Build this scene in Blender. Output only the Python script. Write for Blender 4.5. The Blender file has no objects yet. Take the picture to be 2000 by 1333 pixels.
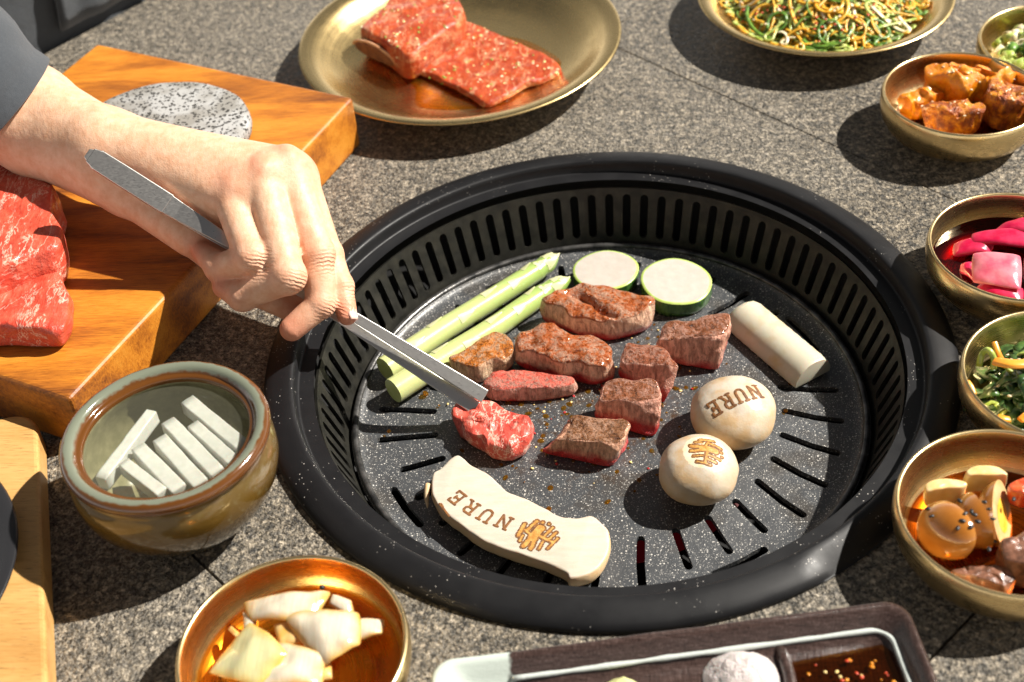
import bpy, bmesh, math, random
import numpy as np
from mathutils import Vector, Matrix, noise
from mathutils.bvhtree import BVHTree

# ------------------------------------------------------------------ scene, camera, light
sc = bpy.context.scene
col = sc.collection
S = 0.01                                   # everything below is written in centimetres
V = Vector
FPX, CAM = 2706.0, V((0.0, -59.591, 55.0499))
CR, CU, CF = V((0.9972, 0.0271, -0.07)), V((0.0336, 0.6724, 0.7394)), V((-0.067, 0.7397, -0.6696))
CF.normalize(); CR = (CR - CF*CR.dot(CF)).normalized(); CU = CR.cross(CF)
cd = bpy.data.cameras.new('camera'); cam = bpy.data.objects.new('camera', cd); col.objects.link(cam)
R3 = Matrix((CR, CU, -CF)).transposed()
cam.matrix_world = Matrix.Translation(CAM*S) @ R3.to_4x4()
cd.sensor_width = 36; cd.lens = FPX/2000*36; cd.clip_start = .02; cd.clip_end = 50
cd.dof.use_dof = True; cd.dof.focus_distance = .795; cd.dof.aperture_fstop = 8.0
sc.camera = cam
SUN = V((0.92, 0.30, 1.0)).normalized()
w = bpy.data.worlds.new('World'); sc.world = w; w.use_nodes = True
wn = w.node_tree.nodes; wl = w.node_tree.links          # hazy daylight: pale towards the horizon, dimmer overhead
wt = wn.new('ShaderNodeTexCoord'); wsx = wn.new('ShaderNodeSeparateXYZ'); wr_ = wn.new('ShaderNodeValToRGB')
wl.new(wt.outputs['Generated'], wsx.inputs[0]); wl.new(wsx.outputs[2], wr_.inputs[0]); wl.new(wr_.outputs[0], wn['Background'].inputs[0])
for k_, (p_, c_) in enumerate(((0., (.85, .81, .75)), (.32, (.22, .215, .205)), (.75, (.045, .046, .05)))):
    e_ = wr_.color_ramp.elements[k_] if k_ < 2 else wr_.color_ramp.elements.new(.75)
    e_.position = p_; e_.color = (*c_, 1)
wn['Background'].inputs[1].default_value = 1.0
ld = bpy.data.lights.new('sun', 'SUN'); lo = bpy.data.objects.new('sun', ld); col.objects.link(lo)
ld.energy = 5.0; ld.angle = math.radians(.8); ld.color = (1, .945, .86)
lo.rotation_euler = SUN.to_track_quat('Z', 'Y').to_euler()
sc.view_settings.view_transform = 'Standard'; sc.view_settings.look = 'None'
sc.view_settings.exposure = 0.92; sc.view_settings.gamma = 1
sc.render.engine = 'CYCLES'
sc.cycles.max_bounces = 7; sc.cycles.diffuse_bounces = 3; sc.cycles.glossy_bounces = 4; sc.cycles.transparent_max_bounces = 8
sc.cycles.caustics_reflective = True; sc.cycles.blur_glossy = .5

rng = random.Random(7)
noise.seed_set(11)
def at(px, py, z):
    """point of the place at height z that the photograph shows at (px, py)"""
    d = CR*((px-1000)/FPX) - CU*((py-666.5)/FPX) + CF
    return CAM + d*((z-CAM.z)/d.z)
def near(px, py, q):
    """point seen at (px, py) that is as far away as point q"""
    return CAM + (CR*((px-1000)/FPX) - CU*((py-666.5)/FPX) + CF)*(V(q)-CAM).dot(CF)

# ------------------------------------------------------------------ materials
class NT:
    def __init__(s, name):
        s.m = bpy.data.materials.new(name); s.m.use_nodes = True
        s.t = s.m.node_tree; s.n = s.t.nodes; s.b = s.n['Principled BSDF']; s.out = s.n['Material Output']
        tc = s.n.new('ShaderNodeTexCoord'); vm = s.n.new('ShaderNodeVectorMath'); vm.operation = 'SCALE'
        vm.inputs['Scale'].default_value = 100; s.t.links.new(tc.outputs['Object'], vm.inputs[0]); s.co = vm.outputs[0]
        g = s.n.new('ShaderNodeNewGeometry'); s.pos = g.outputs['Position']; s.nrm = g.outputs['Normal']
    def link(s, a, b): s.t.links.new(a, b)
    def setv(s, sock, v):
        if isinstance(v, bpy.types.NodeSocket): s.link(v, sock)
        elif isinstance(v, (tuple, list)) and sock.type == 'RGBA': sock.default_value = (*v[:3], 1)
        else: sock.default_value = v
    def map(s, scale=(1, 1, 1), rot=(0, 0, 0), loc=(0, 0, 0), vec=None):
        n = s.n.new('ShaderNodeMapping'); s.link(vec or s.co, n.inputs[0])
        n.inputs['Scale'].default_value = scale; n.inputs['Rotation'].default_value = rot; n.inputs['Location'].default_value = loc
        return n.outputs[0]
    def noise(s, scale, detail=3, rough=.55, vec=None, dist=0, col=False):
        n = s.n.new('ShaderNodeTexNoise'); s.link(vec or s.co, n.inputs['Vector'])
        n.inputs['Scale'].default_value = scale; n.inputs['Detail'].default_value = detail
        n.inputs['Roughness'].default_value = rough; n.inputs['Distortion'].default_value = dist
        return n.outputs['Color' if col else 'Fac']
    def voro(s, scale, feature='F1', out='Distance', vec=None, rnd=1):
        n = s.n.new('ShaderNodeTexVoronoi'); s.link(vec or s.co, n.inputs['Vector']); n.feature = feature
        n.inputs['Scale'].default_value = scale; n.inputs['Randomness'].default_value = rnd
        return n.outputs[out]
    def ramp(s, fac, stops, interp='LINEAR'):
        n = s.n.new('ShaderNodeValToRGB'); s.setv(n.inputs[0], fac); cr = n.color_ramp; cr.interpolation = interp
        while len(cr.elements) < len(stops): cr.elements.new(.5)
        for e, (p, c) in zip(cr.elements, stops):
            e.position = p; e.color = (*c, 1) if isinstance(c, (tuple, list)) else (c, c, c, 1)
        return n.outputs[0]
    def mix(s, fac, a, b, mode='MIX'):
        n = s.n.new('ShaderNodeMix'); n.data_type = 'RGBA'; n.blend_type = mode
        s.setv(n.inputs[0], fac); s.setv(n.inputs[6], a); s.setv(n.inputs[7], b); return n.outputs[2]
    def math(s, op, a, b=0.0, clamp=False):
        n = s.n.new('ShaderNodeMath'); n.operation = op; n.use_clamp = clamp
        s.setv(n.inputs[0], a); s.setv(n.inputs[1], b); return n.outputs[0]
    def attr(s, name):
        n = s.n.new('ShaderNodeAttribute'); n.attribute_name = name; return n.outputs['Fac']
    def sep(s, v, i):
        n = s.n.new('ShaderNodeSeparateXYZ'); s.link(v, n.inputs[0]); return n.outputs[i]
    def bump(s, h, strength=.3, dist=.1):
        n = s.n.new('ShaderNodeBump'); n.inputs['Strength'].default_value = strength
        n.inputs['Distance'].default_value = dist*S
        s.setv(n.inputs['Height'], h)
        if s.b.inputs['Normal'].links: s.link(s.b.inputs['Normal'].links[0].from_socket, n.inputs['Normal'])
        s.link(n.outputs[0], s.b.inputs['Normal'])
    def p(s, **k):
        nm = dict(col='Base Color', rough='Roughness', metal='Metallic', spec='Specular IOR Level', coat='Coat Weight',
                  coatr='Coat Roughness', sss='Subsurface Weight', ssr='Subsurface Radius', sss_scale='Subsurface Scale',
                  trans='Transmission Weight', ior='IOR', aniso='Anisotropic', em='Emission Color', ems='Emission Strength', sheen='Sheen Weight')
        for a, v in k.items():
            if a == 'ssr': s.b.inputs[nm[a]].default_value = v
            else: s.setv(s.b.inputs[nm[a]], v)
        return s

def simple(name, c, rough=.5, metal=0, c2=None, nscale=1.5, bscale=None, bstr=.2, bdist=.1, **k):
    t = NT(name)
    cc = t.mix(t.ramp(t.noise(nscale, 4), [(.38, 0.), (.62, 1.)]), c, c2) if c2 else c
    t.p(col=cc, rough=rough, metal=metal, **k)
    if bscale: t.bump(t.noise(bscale, 4), bstr, bdist)
    return t.m

def liquid(name, tint, rough=.02, ior=1.4, cloud=0., ccol=(.3, .3, .2)):
    """clear coloured liquid: the light passes through a tinted film with a mirror-like skin"""
    t = NT(name); t.n.remove(t.b)
    tr = t.n.new('ShaderNodeBsdfTransparent'); tr.inputs[0].default_value = (*tint, 1)
    gl = t.n.new('ShaderNodeBsdfGlossy'); gl.inputs['Roughness'].default_value = rough
    lw = t.n.new('ShaderNodeLayerWeight'); lw.inputs[0].default_value = .5      # Schlick-like skin reflection, the same from both sides
    fr = t.math('ADD', t.math('MULTIPLY', t.math('POWER', lw.outputs['Facing'], 4.), .9), ((ior-1)/(ior+1))**2)
    mx = t.n.new('ShaderNodeMixShader'); t.link(fr, mx.inputs[0]); t.link(tr.outputs[0], mx.inputs[1]); t.link(gl.outputs[0], mx.inputs[2])
    if cloud:
        df = t.n.new('ShaderNodeBsdfDiffuse'); df.inputs[0].default_value = (*ccol, 1); m2 = t.n.new('ShaderNodeMixShader'); m2.inputs[0].default_value = cloud
        t.link(tr.outputs[0], m2.inputs[1]); t.link(df.outputs[0], m2.inputs[2]); t.link(m2.outputs[0], mx.inputs[1])
    bp = t.n.new('ShaderNodeBump'); bp.inputs['Strength'].default_value = .15; bp.inputs['Distance'].default_value = .05*S
    t.link(t.noise(.5, 2), bp.inputs['Height']); t.link(bp.outputs[0], gl.inputs['Normal'])
    t.link(mx.outputs[0], t.out.inputs[0]); return t.m

def granite():
    t = NT('basalt_tile')
    grain = t.voro(5.2, out='Color'); gv = t.sep(grain, 0)
    fine = t.voro(10.0, out='Color'); fv = t.sep(fine, 1)
    c = t.ramp(gv, [(0., (.010, .010, .010)), (.28, (.050, .046, .040)), (.55, (.145, .130, .108)), (.8, (.235, .21, .175)), (1., (.40, .36, .31))])
    c2 = t.ramp(fv, [(0., (.006, .006, .006)), (.4, (.095, .086, .074)), (1., (.36, .325, .275))])
    c = t.mix(.5, c, c2)
    blot = t.ramp(t.noise(2.0, 5, .75), [(.40, 0.), (.60, 1.)])
    wear = t.ramp(t.noise(.07, 3, .6), [(.38, 0.), (.62, 1.)])
    dark = t.mix(blot, (.22, .23, .245), (1.34, 1.24, 1.09)); soft = t.mix(blot, (.55, .55, .55), (1.36, 1.29, 1.18))
    c = t.mix(1., c, t.mix(wear, dark, soft), 'MULTIPLY'); c = t.mix(1., c, (1.20, 1.21, 1.20), 'MULTIPLY')
    pink = t.ramp(t.sep(t.voro(1.6, out='Color'), 2), [(.93, 0.), (.94, 1.)]); pd = t.ramp(t.voro(1.6), [(.16, 1.), (.22, 0.)])
    c = t.mix(t.math('MULTIPLY', pink, pd), c, (.5, .36, .28))
    t.p(col=c, rough=t.ramp(gv, [(0, .36), (1, .62)]), spec=.42)
    t.bump(t.math('ADD', t.noise(5, 3, .6), t.math('MULTIPLY', gv, .8)), 1., .26)
    t.bump(t.noise(1.2, 3), .25, .2)
    return t.m

def wood(name, pal, rot, ring=.55, rough=.42):
    t = NT(name)
    v = t.map((.16, 2.2, 1.0), (0, 0, rot))
    n1 = t.noise(.34, 5, .6, t.map((.16, 1., 1.), (0, 0, rot)), .5)
    n2 = t.noise(4.5, 4, .65, v)
    f = t.math('ADD', t.math('MULTIPLY', n1, .75), t.math('MULTIPLY', n2, .3))
    c = t.ramp(f, [(.38, pal[0]), (.48, pal[1]), (.55, pal[2]), (.64, pal[3])])
    por = t.ramp(t.noise(14, 2, .5, t.map((.09, 2., 1.), (0, 0, rot))), [(.30, .45), (.40, 1.)])
    c = t.mix(1., c, por, 'MULTIPLY')
    t.p(col=c, rough=t.ramp(n2, [(.3, rough-.06), (.7, rough+.12)]), spec=.45)
    t.bump(n2, .25, .06)
    return t, c

MT = {}
MT['granite'] = granite()
MT['grout'] = simple('dark_grout', (.02, .02, .02), .9)
t = NT('black_enamel_ring')
sp = t.ramp(t.voro(7., out='Distance'), [(.16, 1.), (.24, 0.)]); pk = t.ramp(t.sep(t.voro(7., out='Color'), 0), [(.80, 0.), (.81, 1.)])
t.p(col=t.mix(t.math('MULTIPLY', t.math('MULTIPLY', sp, pk), t.ramp(t.noise(.25, 2), [(.52, 0.), (.60, 1.)])), (.008, .008, .009), (.5, .47, .43)), rough=t.ramp(t.noise(.8, 4), [(.3, .40), (.7, .54)]), spec=.28)
t.bump(t.noise(22, 2), .12, .03); MT['ring'] = t.m
t = NT('grill_wall_metal')
gs = t.ramp(t.noise(1.1, 4), [(.35, 0.), (.7, 1.)])
t.p(col=t.mix(gs, (.012, .012, .010), (.034, .032, .025)), metal=.4, rough=t.ramp(t.noise(2.5, 3), [(.3, .38), (.7, .58)]))
t.bump(t.noise(16, 2), .2, .04); MT['wall'] = t.m
t = NT('marble_coated_plate')
def specks(sc_, r0, keep):
    d = t.ramp(t.voro(sc_), [(r0, 1.), (r0+.07, 0.)]); k = t.ramp(t.sep(t.voro(sc_, out='Color'), 1), [(keep, 0.), (keep+.01, 1.)])
    return t.math('MULTIPLY', d, k)
s_ = t.math('MAXIMUM', t.math('MAXIMUM', specks(3.4, .13, .74), specks(6., .19, .60)), t.math('MULTIPLY', specks(11., .3, .5), .4))
grease = t.ramp(t.noise(.35, 4, .6), [(.50, 0.), (.66, 1.)])
px_, py_ = t.sep(t.co, 0), t.sep(t.co, 1); rad_ = t.math('SQRT', t.math('ADD', t.math('MULTIPLY', px_, px_), t.math('MULTIPLY', py_, py_)))
used = t.math('MULTIPLY', t.ramp(t.math('MULTIPLY', rad_, .1), [(.35, 1.), (.85, 0.)]), t.ramp(t.noise(1.4, 5, .7), [(.50, 0.), (.64, 1.)]))
base = t.mix(t.math('MULTIPLY', used, .8), t.mix(grease, (.046, .049, .053), (.038, .034, .030)), (.060, .030, .012))
t.p(col=t.mix(s_, base, (.50, .48, .44)), rough=t.math('SUBTRACT', t.ramp(t.noise(1.2, 4), [(.3, .34), (.7, .50)]), t.math('MULTIPLY', used, .16)), spec=.75)
t.bump(t.noise(11, 3), .35, .05); MT['plate'] = t.m
MT['rim_metal'] = simple('worn_plate_rim', (.16, .155, .15), .3, .7, c2=(.05, .05, .05), nscale=1.2, bscale=6, bstr=.2)
MT['basin'] = simple('sooty_basin', (.006, .006, .006), .8)
t = NT('dim_ember'); t.p(col=(.05, .005, .005), rough=.8, em=(.9, .02, .05), ems=.012); MT['ember'] = t.m
def brass(name, c=(.88, .67, .34), rough=.27, rings=True):
    t = NT(name)
    x, y, z = (t.sep(t.co, i) for i in range(3))
    r = t.math('SQRT', t.math('ADD', t.math('MULTIPLY', x, x), t.math('MULTIPLY', y, y)))
    n = t.n.new('ShaderNodeCombineXYZ'); t.link(r, n.inputs[0]); t.link(z, n.inputs[1])
    br = t.noise(9., 3, .6, t.map((1, 1.4, .2), vec=n.outputs[0]))
    sm = t.noise(.8, 4, .6)
    t.p(col=t.mix(t.ramp(sm, [(.35, 0.), (.7, 1.)]), c, tuple(v*.86 for v in c)), metal=1, rough=t.ramp(t.math('ADD', t.math('MULTIPLY', br, .5), t.math('MULTIPLY', sm, .5)), [(.3, rough-.07), (.7, rough+.09)]))
    t.bump(br, .18, .03); t.bump(t.noise(30, 2), .06, .02)
    return t.m
MT['brass'] = brass('brushed_brass'); MT['plate_brass'] = brass('worn_brass', (.80, .59, .27), .26)
t = NT('tweezer_steel'); t.p(col=(.66, .635, .60), metal=1, rough=t.ramp(t.noise(3, 4, .6, t.map((1, 6, 6), (0, .5, -.3))), [(.3, .27), (.7, .36)])); t.bump(t.noise(5, 3), .03, .02); MT['steel'] = t.m
LONG = math.atan2(-29.25, -12.3)
t, c_ = wood('acacia_board', [(.15, .042, .008), (.36, .115, .012), (.50, .175, .016), (.58, .235, .028)], -LONG)
MT['board'] = t.m
t, c_ = wood('bamboo_board', [(.40, .20, .055), (.48, .26, .08), (.53, .30, .10), (.58, .34, .12)], math.radians(72.5))
MT['bamboo'] = t.m
MT['black_plate'] = simple('black_plate_glaze', (.02, .02, .022), .25, bscale=3, bstr=.05)
t = NT('lava_stone')
pit = t.ramp(t.voro(3.2), [(.26, 0.), (.40, 1.)]); pk = t.ramp(t.sep(t.voro(3.2, out='Color'), 0), [(.56, 1.), (.6, 0.)])
pit2 = t.ramp(t.noise(4.6, 2, .5), [(.36, 0.), (.42, 1.)])
pitt = t.math('MULTIPLY', t.math('MAXIMUM', pit, pk), pit2)
lav = t.math('ADD', t.math('MULTIPLY', t.noise(9, 3, .6), .3), .85)
t.p(col=t.mix(pitt, (.035, .033, .03), t.mix(t.ramp(t.noise(.35, 3), [(.45, 0.), (.6, 1.)]), (.23, .22, .20), (.36, .36, .355))), rough=.8)
t.bump(pitt, .9, .12); MT['lava'] = t.m
# skin and cloth
t = NT('skin')
red = t.attr('red')
tone = t.mix(t.ramp(t.noise(1.6, 5, .65), [(.36, 0.), (.64, 1.)]), (.63, .35, .215), (.71, .455, .31))
t.p(col=t.mix(red, tone, (.58, .185, .105)), rough=.50, spec=.35, sss=.10, ssr=(1., .32, .16), sss_scale=.0035)
wc = t.attr('wrc'); wm = t.attr('wrm')
wave = t.math('SINE', t.math('ADD', t.math('MULTIPLY', wc, 30.), t.math('MULTIPLY', t.noise(2.4, 2), 9.)))
t.bump(t.math('MULTIPLY', wave, wm), .8, .07)
t.bump(t.voro(8., 'DISTANCE_TO_EDGE'), .35, .03); t.bump(t.noise(2.2, 4, .6, t.map((1., .35, 1), (0, 0, .4))), .5, .09); MT['skin'] = t.m
MT['nail'] = simple('finger_nail', (.80, .52, .44), .22, coat=.4)
t = NT('charcoal_cloth'); wv = t.noise(16, 2)
t.p(col=t.mix(t.noise(7, 3), (.028, .034, .042), (.052, .060, .070)), rough=.9, sheen=.25); t.bump(wv, .35, .05); t.bump(t.noise(.35, 3), .3, .5); MT['cloth'] = t.m
# ceramics
t = NT('ash_glaze')
z = t.sep(t.co, 2); nz = t.noise(.7, 4, .6); nb = t.noise(2.2, 4)
zz = t.math('ADD', z, t.math('MULTIPLY', t.math('SUBTRACT', nz, .5), 1.6))
c = t.ramp(t.math('MULTIPLY', zz, 1/6.5), [(.05, (.10, .085, .06)), (.28, (.035, .032, .02)), (.45, (.075, .040, .008)), (.66, (.105, .058, .010)), (.80, (.12, .08, .028)), (.92, (.06, .024, .006))])
c = t.mix(t.ramp(nb, [(.58, 0.), (.8, .7)]), c, (.17, .14, .065))
t.p(col=c, rough=.16, coat=.5, coatr=.06); t.bump(nz, .12, .1); MT['glaze'] = t.m
t = NT('celadon_lip'); e = t.attr('edge'); rn = t.noise(1.8, 4, .6)
ee = t.ramp(t.math('ADD', e, t.math('MULTIPLY', t.math('SUBTRACT', rn, .5), .9)), [(.36, 0.), (.66, 1.)])
t.p(col=t.mix(ee, (.155, .17, .125), (.105, .036, .006)), rough=.14, coat=.6, coatr=.05); t.bump(rn, .1, .08); MT['lip'] = t.m
MT['glaze_in'] = simple('olive_glaze', (.19, .18, .095), .14, c2=(.27, .25, .14), coat=.5)
MT['water'] = liquid('clear_broth', (.93, .935, .89), .01, 1.33, .14, (.26, .255, .19))
MT['radish'] = simple('white_radish', (.62, .63, .60), .3, c2=(.68, .685, .66), nscale=2.5, bscale=5, bstr=.1, sss=.15, sss_scale=.004)
MT['soy'] = liquid('soy_marinade', (.90, .58, .18), .02, 1.33, .05, (.34, .11, .008))
MT['soy_deep'] = liquid('soy_sauce', (.55, .26, .06), .02, 1.33, .05, (.08, .03, .008))
MT['red_brine'] = liquid('beet_brine', (.24, .004, .012), .02, 1.33)
MT['oil'] = liquid('marinade_oil', (.93, .66, .20), .03, 1.33, .06, (.5, .22, .02))
t = NT('brown_tray_glaze')
lx = t.attr('pale'); ln = t.noise(9, 4, .7, t.map((.1, 1.6, 1), (0, 0, -.13))); lm = t.noise(9, 4, .7, t.map((1.6, .1, 1), (0, 0, -.13)))
c = t.ramp(t.math('ADD', t.math('MULTIPLY', ln, .5), t.math('MULTIPLY', lm, .5)), [(.36, (.020, .012, .010)), (.52, (.050, .029, .024)), (.68, (.13, .09, .08))])
pm = t.ramp(t.math('ADD', lx, t.math('MULTIPLY', t.math('SUBTRACT', t.noise(.8, 3), .5), .3)), [(.49, 0.), (.53, 1.)])
t.p(col=t.mix(pm, c, (.50, .56, .51)), rough=.2, coat=.5, coatr=.08); t.bump(t.math('ADD', ln, lm), .25, .08); MT['tray'] = t.m
MT['white_line'] = simple('pale_glaze_line', (.52, .56, .53), .25, bscale=6, bstr=.3)
t = NT('salt'); t.p(col=t.mix(t.voro(9, out='Color'), (.58, .50, .48), (.66, .61, .59)), rough=.5, sss=.2, sss_scale=.003); t.bump(t.voro(12), .8, .12); MT['salt'] = t.m
MT['wasabi'] = simple('wasabi_paste', (.55, .55, .25), .5, bscale=5, bstr=.4)
# meat
def seared(name, crust=(.045, .012, .004), gold=(.23, .062, .012), side=(.66, .345, .25), redz=.32, wet=.28, seed=0.):
    t = NT(name); h = t.attr('h'); tp = t.attr('top'); off = t.map(loc=(seed, seed*2, seed))
    n1 = t.noise(.9, 5, .65, off); n2 = t.noise(2.8, 5, .7, off, .4); fib = t.noise(3.2, 4, .65, t.map((1.6, 1.6, .35), loc=(seed, 0, 0)), .5)
    sidec = t.mix(t.ramp(fib, [(.36, 0.), (.62, 1.)]), (side[0]*.62, side[1]*.50, side[2]*.46), tuple(min(1, v*1.4) for v in side))
    redc = t.mix(n2, (.40, .006, .014), (.66, .05, .045))
    hz = t.math('ADD', h, t.math('MULTIPLY', t.math('SUBTRACT', n1, .5), .55))
    c = t.mix(t.ramp(hz, [(max(0., redz-.13), 1.), (redz+.13, 0.)]), sidec, redc)
    cr = t.ramp(t.math('ADD', t.math('MULTIPLY', n2, .6), t.math('MULTIPLY', n1, .4)), [(.36, crust), (.47, gold), (.575, tuple(v*.6 for v in side)), (.60, gold), (.66, crust)])
    edge = t.ramp(t.math('ADD', tp, t.math('MULTIPLY', t.math('SUBTRACT', n2, .5), .7)), [(.42, 0.), (.62, 1.)])
    cr = t.mix(t.ramp(t.noise(4.5, 4, .7, off), [(.56, 0.), (.68, .85)]), cr, tuple(v*.35 for v in crust))
    c = t.mix(edge, c, cr)
    t.p(col=c, rough=t.ramp(n2, [(.35, wet-.02), (.65, wet+.24)]), spec=.36, coat=.34, coatr=.08, sss=.05, sss_scale=.003)
    t.bump(n2, .9, .24); t.bump(fib, .9, .18); t.bump(t.noise(7, 3, .6, off), .8, .08)
    return t.m
def rawmeat(name, c1=(.42, .035, .022), c2=(.60, .10, .065), fat=(.78, .50, .40), fatlo=.55, rot=0., vein=True, stretch=.45):
    t = NT(name); n1 = t.noise(1.1, 5, .6); v = t.map((1., stretch, 1.), (0, 0, rot))
    mb = t.noise(1.5, 5, .66, v, .5); ms = t.noise(4.2, 4, .68, v, .3)
    c = t.mix(t.ramp(n1, [(.3, 0.), (.7, 1.)]), c1, c2)
    f = t.ramp(mb, [(fatlo, 0.), (fatlo+.09, 1.)])
    if vein:
        wv = t.math('ABSOLUTE', t.math('SUBTRACT', t.noise(.55, 5, .66, v, .35), .5)); f = t.math('MAXIMUM', f, t.ramp(wv, [(.004, 1.), (.014, 0.)]))
    c = t.mix(t.math('MULTIPLY', f, .8), c, fat)
    c = t.mix(t.ramp(ms, [(.58, 0.), (.76, .3)]), c, fat)
    t.p(col=c, rough=t.ramp(ms, [(.3, .24), (.7, .46)]), spec=.38, coat=.22, coatr=.10, sss=.08, sss_scale=.004)
    t.bump(t.noise(1.8, 4, .6, v), .7, .25); t.bump(ms, .5, .1)
    return t.m
MT['raw'] = rawmeat('raw_beef'); MT['raw2'] = rawmeat('raw_marbled_beef', (.46, .04, .03), (.62, .12, .08), fatlo=.56, rot=.5)
MT['galbi'] = rawmeat('marinated_beef', (.30, .026, .008), (.48, .085, .02), (.60, .30, .16), .56, .5)
gt = bpy.data.materials['marinated_beef']
MT['bone'] = simple('rib_bone_end', (.16, .05, .022), .35, c2=(.26, .095, .04), bscale=5, bstr=.5)
MT['fatrim'] = simple('pale_meat_fat', (.55, .27, .14), .3, c2=(.66, .40, .24), bscale=4, bstr=.4)
# vegetables
t = NT('mushroom_skin'); b1 = t.noise(.55, 4, .6); b2 = t.noise(2.2, 4, .6)
h = t.attr('h')
hh = t.math('ADD', h, t.math('MULTIPLY', t.math('SUBTRACT', b1, .5), .7))
toast = t.math('MULTIPLY', t.ramp(t.noise(.7, 4, .55), [(.46, 0.), (.66, 1.)]), .75)
c = t.ramp(hh, [(.05, (.40, .23, .09)), (.36, (.54, .37, .19)), (.62, (.53, .43, .30)), (.88, (.56, .485, .39))])
ln = t.math('ABSOLUTE', t.math('SUBTRACT', t.noise(.7, 4, .6), .5)); c = t.mix(t.math('MULTIPLY', t.ramp(ln, [(.0, .5), (.06, 0.)]), t.ramp(t.noise(.4, 2), [(.5, 0.), (.62, 1.)])), c, (.66, .42, .21))
c = t.mix(toast, c, (.50, .31, .13))
t.p(col=c, rough=.42, sss=.1, sss_scale=.004); t.bump(b2, .3, .10); t.bump(t.noise(7, 3), .10, .03); MT['mushroom'] = t.m
t = NT('king_oyster_flesh'); fb = t.noise(2.6, 4, .6, t.map((.25, 1.3, 1), (0, 0, .45)))
ed = t.attr('edge')
c = t.mix(t.ramp(fb, [(.3, 0.), (.7, 1.)]), (.50, .435, .345), (.56, .505, .42))
ee = t.ramp(t.math('ADD', ed, t.math('MULTIPLY', t.math('SUBTRACT', t.noise(1.4, 4), .5), .8)), [(.5, 0.), (.95, 1.)])
t.p(col=t.mix(ee, c, (.66, .45, .23)), rough=.5, sss=.1, sss_scale=.004); t.bump(fb, .35, .07); t.bump(t.noise(8, 3), .15, .03); MT['oyster'] = t.m
MT['burn'] = simple('burnt_brand', (.12, .045, .012), .6, c2=(.24, .095, .02), nscale=5, bscale=9, bstr=.5)
MT['burn_light'] = simple('toasted_brand', (.42, .19, .035), .5, c2=(.56, .31, .08), nscale=4, bscale=8, bstr=.3)
t = NT('zucchini_flesh'); t.p(col=t.mix(t.ramp(t.noise(1.6, 4), [(.35, 0.), (.65, 1.)]), (.44, .40, .35), (.49, .445, .395)), rough=.36, sss=.15, sss_scale=.004); t.bump(t.noise(4, 3), .2, .05); MT['zuc'] = t.m
MT['zuc_rim'] = simple('zucchini_rim', (.38, .52, .10), .35, c2=(.48, .60, .18)); 
t = NT('zucchini_skin'); t.p(col=t.mix(t.ramp(t.noise(3, 4, .6, t.map((1, 1, .3))), [(.4, 0.), (.65, 1.)]), (.018, .060, .014), (.06, .15, .03)), rough=.22); MT['zuc_skin'] = t.m
t = NT('asparagus'); h = t.attr('h'); n1 = t.noise(1.4, 4)
c = t.ramp(t.math('ADD', h, t.math('MULTIPLY', t.math('SUBTRACT', n1, .5), .35)), [(.0, (.50, .53, .23)), (.35, (.46, .52, .20)), (.75, (.34, .46, .13)), (1., (.22, .34, .07))])
t.p(col=c, rough=.3, sss=.1, sss_scale=.003, coat=.2); t.bump(t.noise(4, 3, .6, t.map((1, 2, 1))), .15, .05); MT['asp'] = t.m
MT['asp_scale'] = simple('asparagus_scale', (.52, .54, .27), .35, c2=(.60, .58, .36), nscale=3)
MT['asp_cut'] = simple('asparagus_cut', (.56, .66, .20), .4, c2=(.62, .72, .3))
t = NT('pale_rice_cake'); t.p(col=t.mix(t.ramp(t.noise(.5, 3), [(.56, 0.), (.74, 1.)]), (.56, .52, .40), (.53, .41, .22)), rough=.36, sss=.25, sss_scale=.006); t.bump(t.noise(1.5, 3), .08, .1); MT['cake'] = t.m
def onion_mat(name, pale, amber, rough=.18):
    t = NT(name); e = t.attr('edge'); n1 = t.noise(.8, 4); rib = t.noise(3.2, 3, .5, t.map((2.2, .18, .4), (0, 0, .6)))
    f = t.ramp(t.math('ADD', e, t.math('MULTIPLY', t.math('SUBTRACT', n1, .5), 1.1)), [(.25, 0.), (1.05, 1.)])
    c = t.mix(f, t.mix(t.ramp(rib, [(.35, 0.), (.65, 1.)]), tuple(v*.86 for v in pale), pale), amber)
    t.p(col=c, rough=rough, sss=.3, sss_scale=.006, coat=.5, coatr=.08); t.bump(rib, .35, .06); t.bump(n1, .2, .2); return t.m
MT['onion'] = onion_mat('pickled_onion', (.64, .57, .44), (.56, .33, .085)); MT['onion_green'] = onion_mat('pickled_onion_green', (.56, .53, .29), (.56, .38, .09))
MT['onion_soy'] = simple('soaked_onion', (.66, .36, .08), .22, c2=(.74, .50, .2), sss=.2, sss_scale=.005, coat=.4)
MT['pink'] = simple('pink_pickled_radish', (.50, .006, .05), .2, c2=(.60, .03, .09), nscale=1.2, bscale=2.5, bstr=.15, sss=.15, sss_scale=.005, coat=.4)
MT['pink_pale'] = simple('pale_pink_radish', (.62, .10, .16), .22, c2=(.68, .22, .26), nscale=1., bscale=3, bstr=.15, sss=.15, sss_scale=.005, coat=.35)
t = NT('glazed_chicken'); n1 = t.noise(1.1, 4, .65); n2 = t.noise(5, 4, .7)
t.p(col=t.mix(t.ramp(n2, [(.55, 0.), (.75, .5)]), t.ramp(n1, [(.26, (.34, .055, .006)), (.40, (.66, .18, .004)), (.60, (.74, .28, .008)), (.74, (.50, .11, .006))]), (.62, .26, .03)), rough=.26, spec=.35, coat=.35, coatr=.08, sss=.08, sss_scale=.004)
t.bump(n2, .7, .12); t.bump(t.noise(13, 3), .4, .05); MT['chicken'] = t.m
t = NT('dark_glazed_chicken'); n1 = t.noise(1.3, 4, .65); n2 = t.noise(5, 4, .7)
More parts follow.
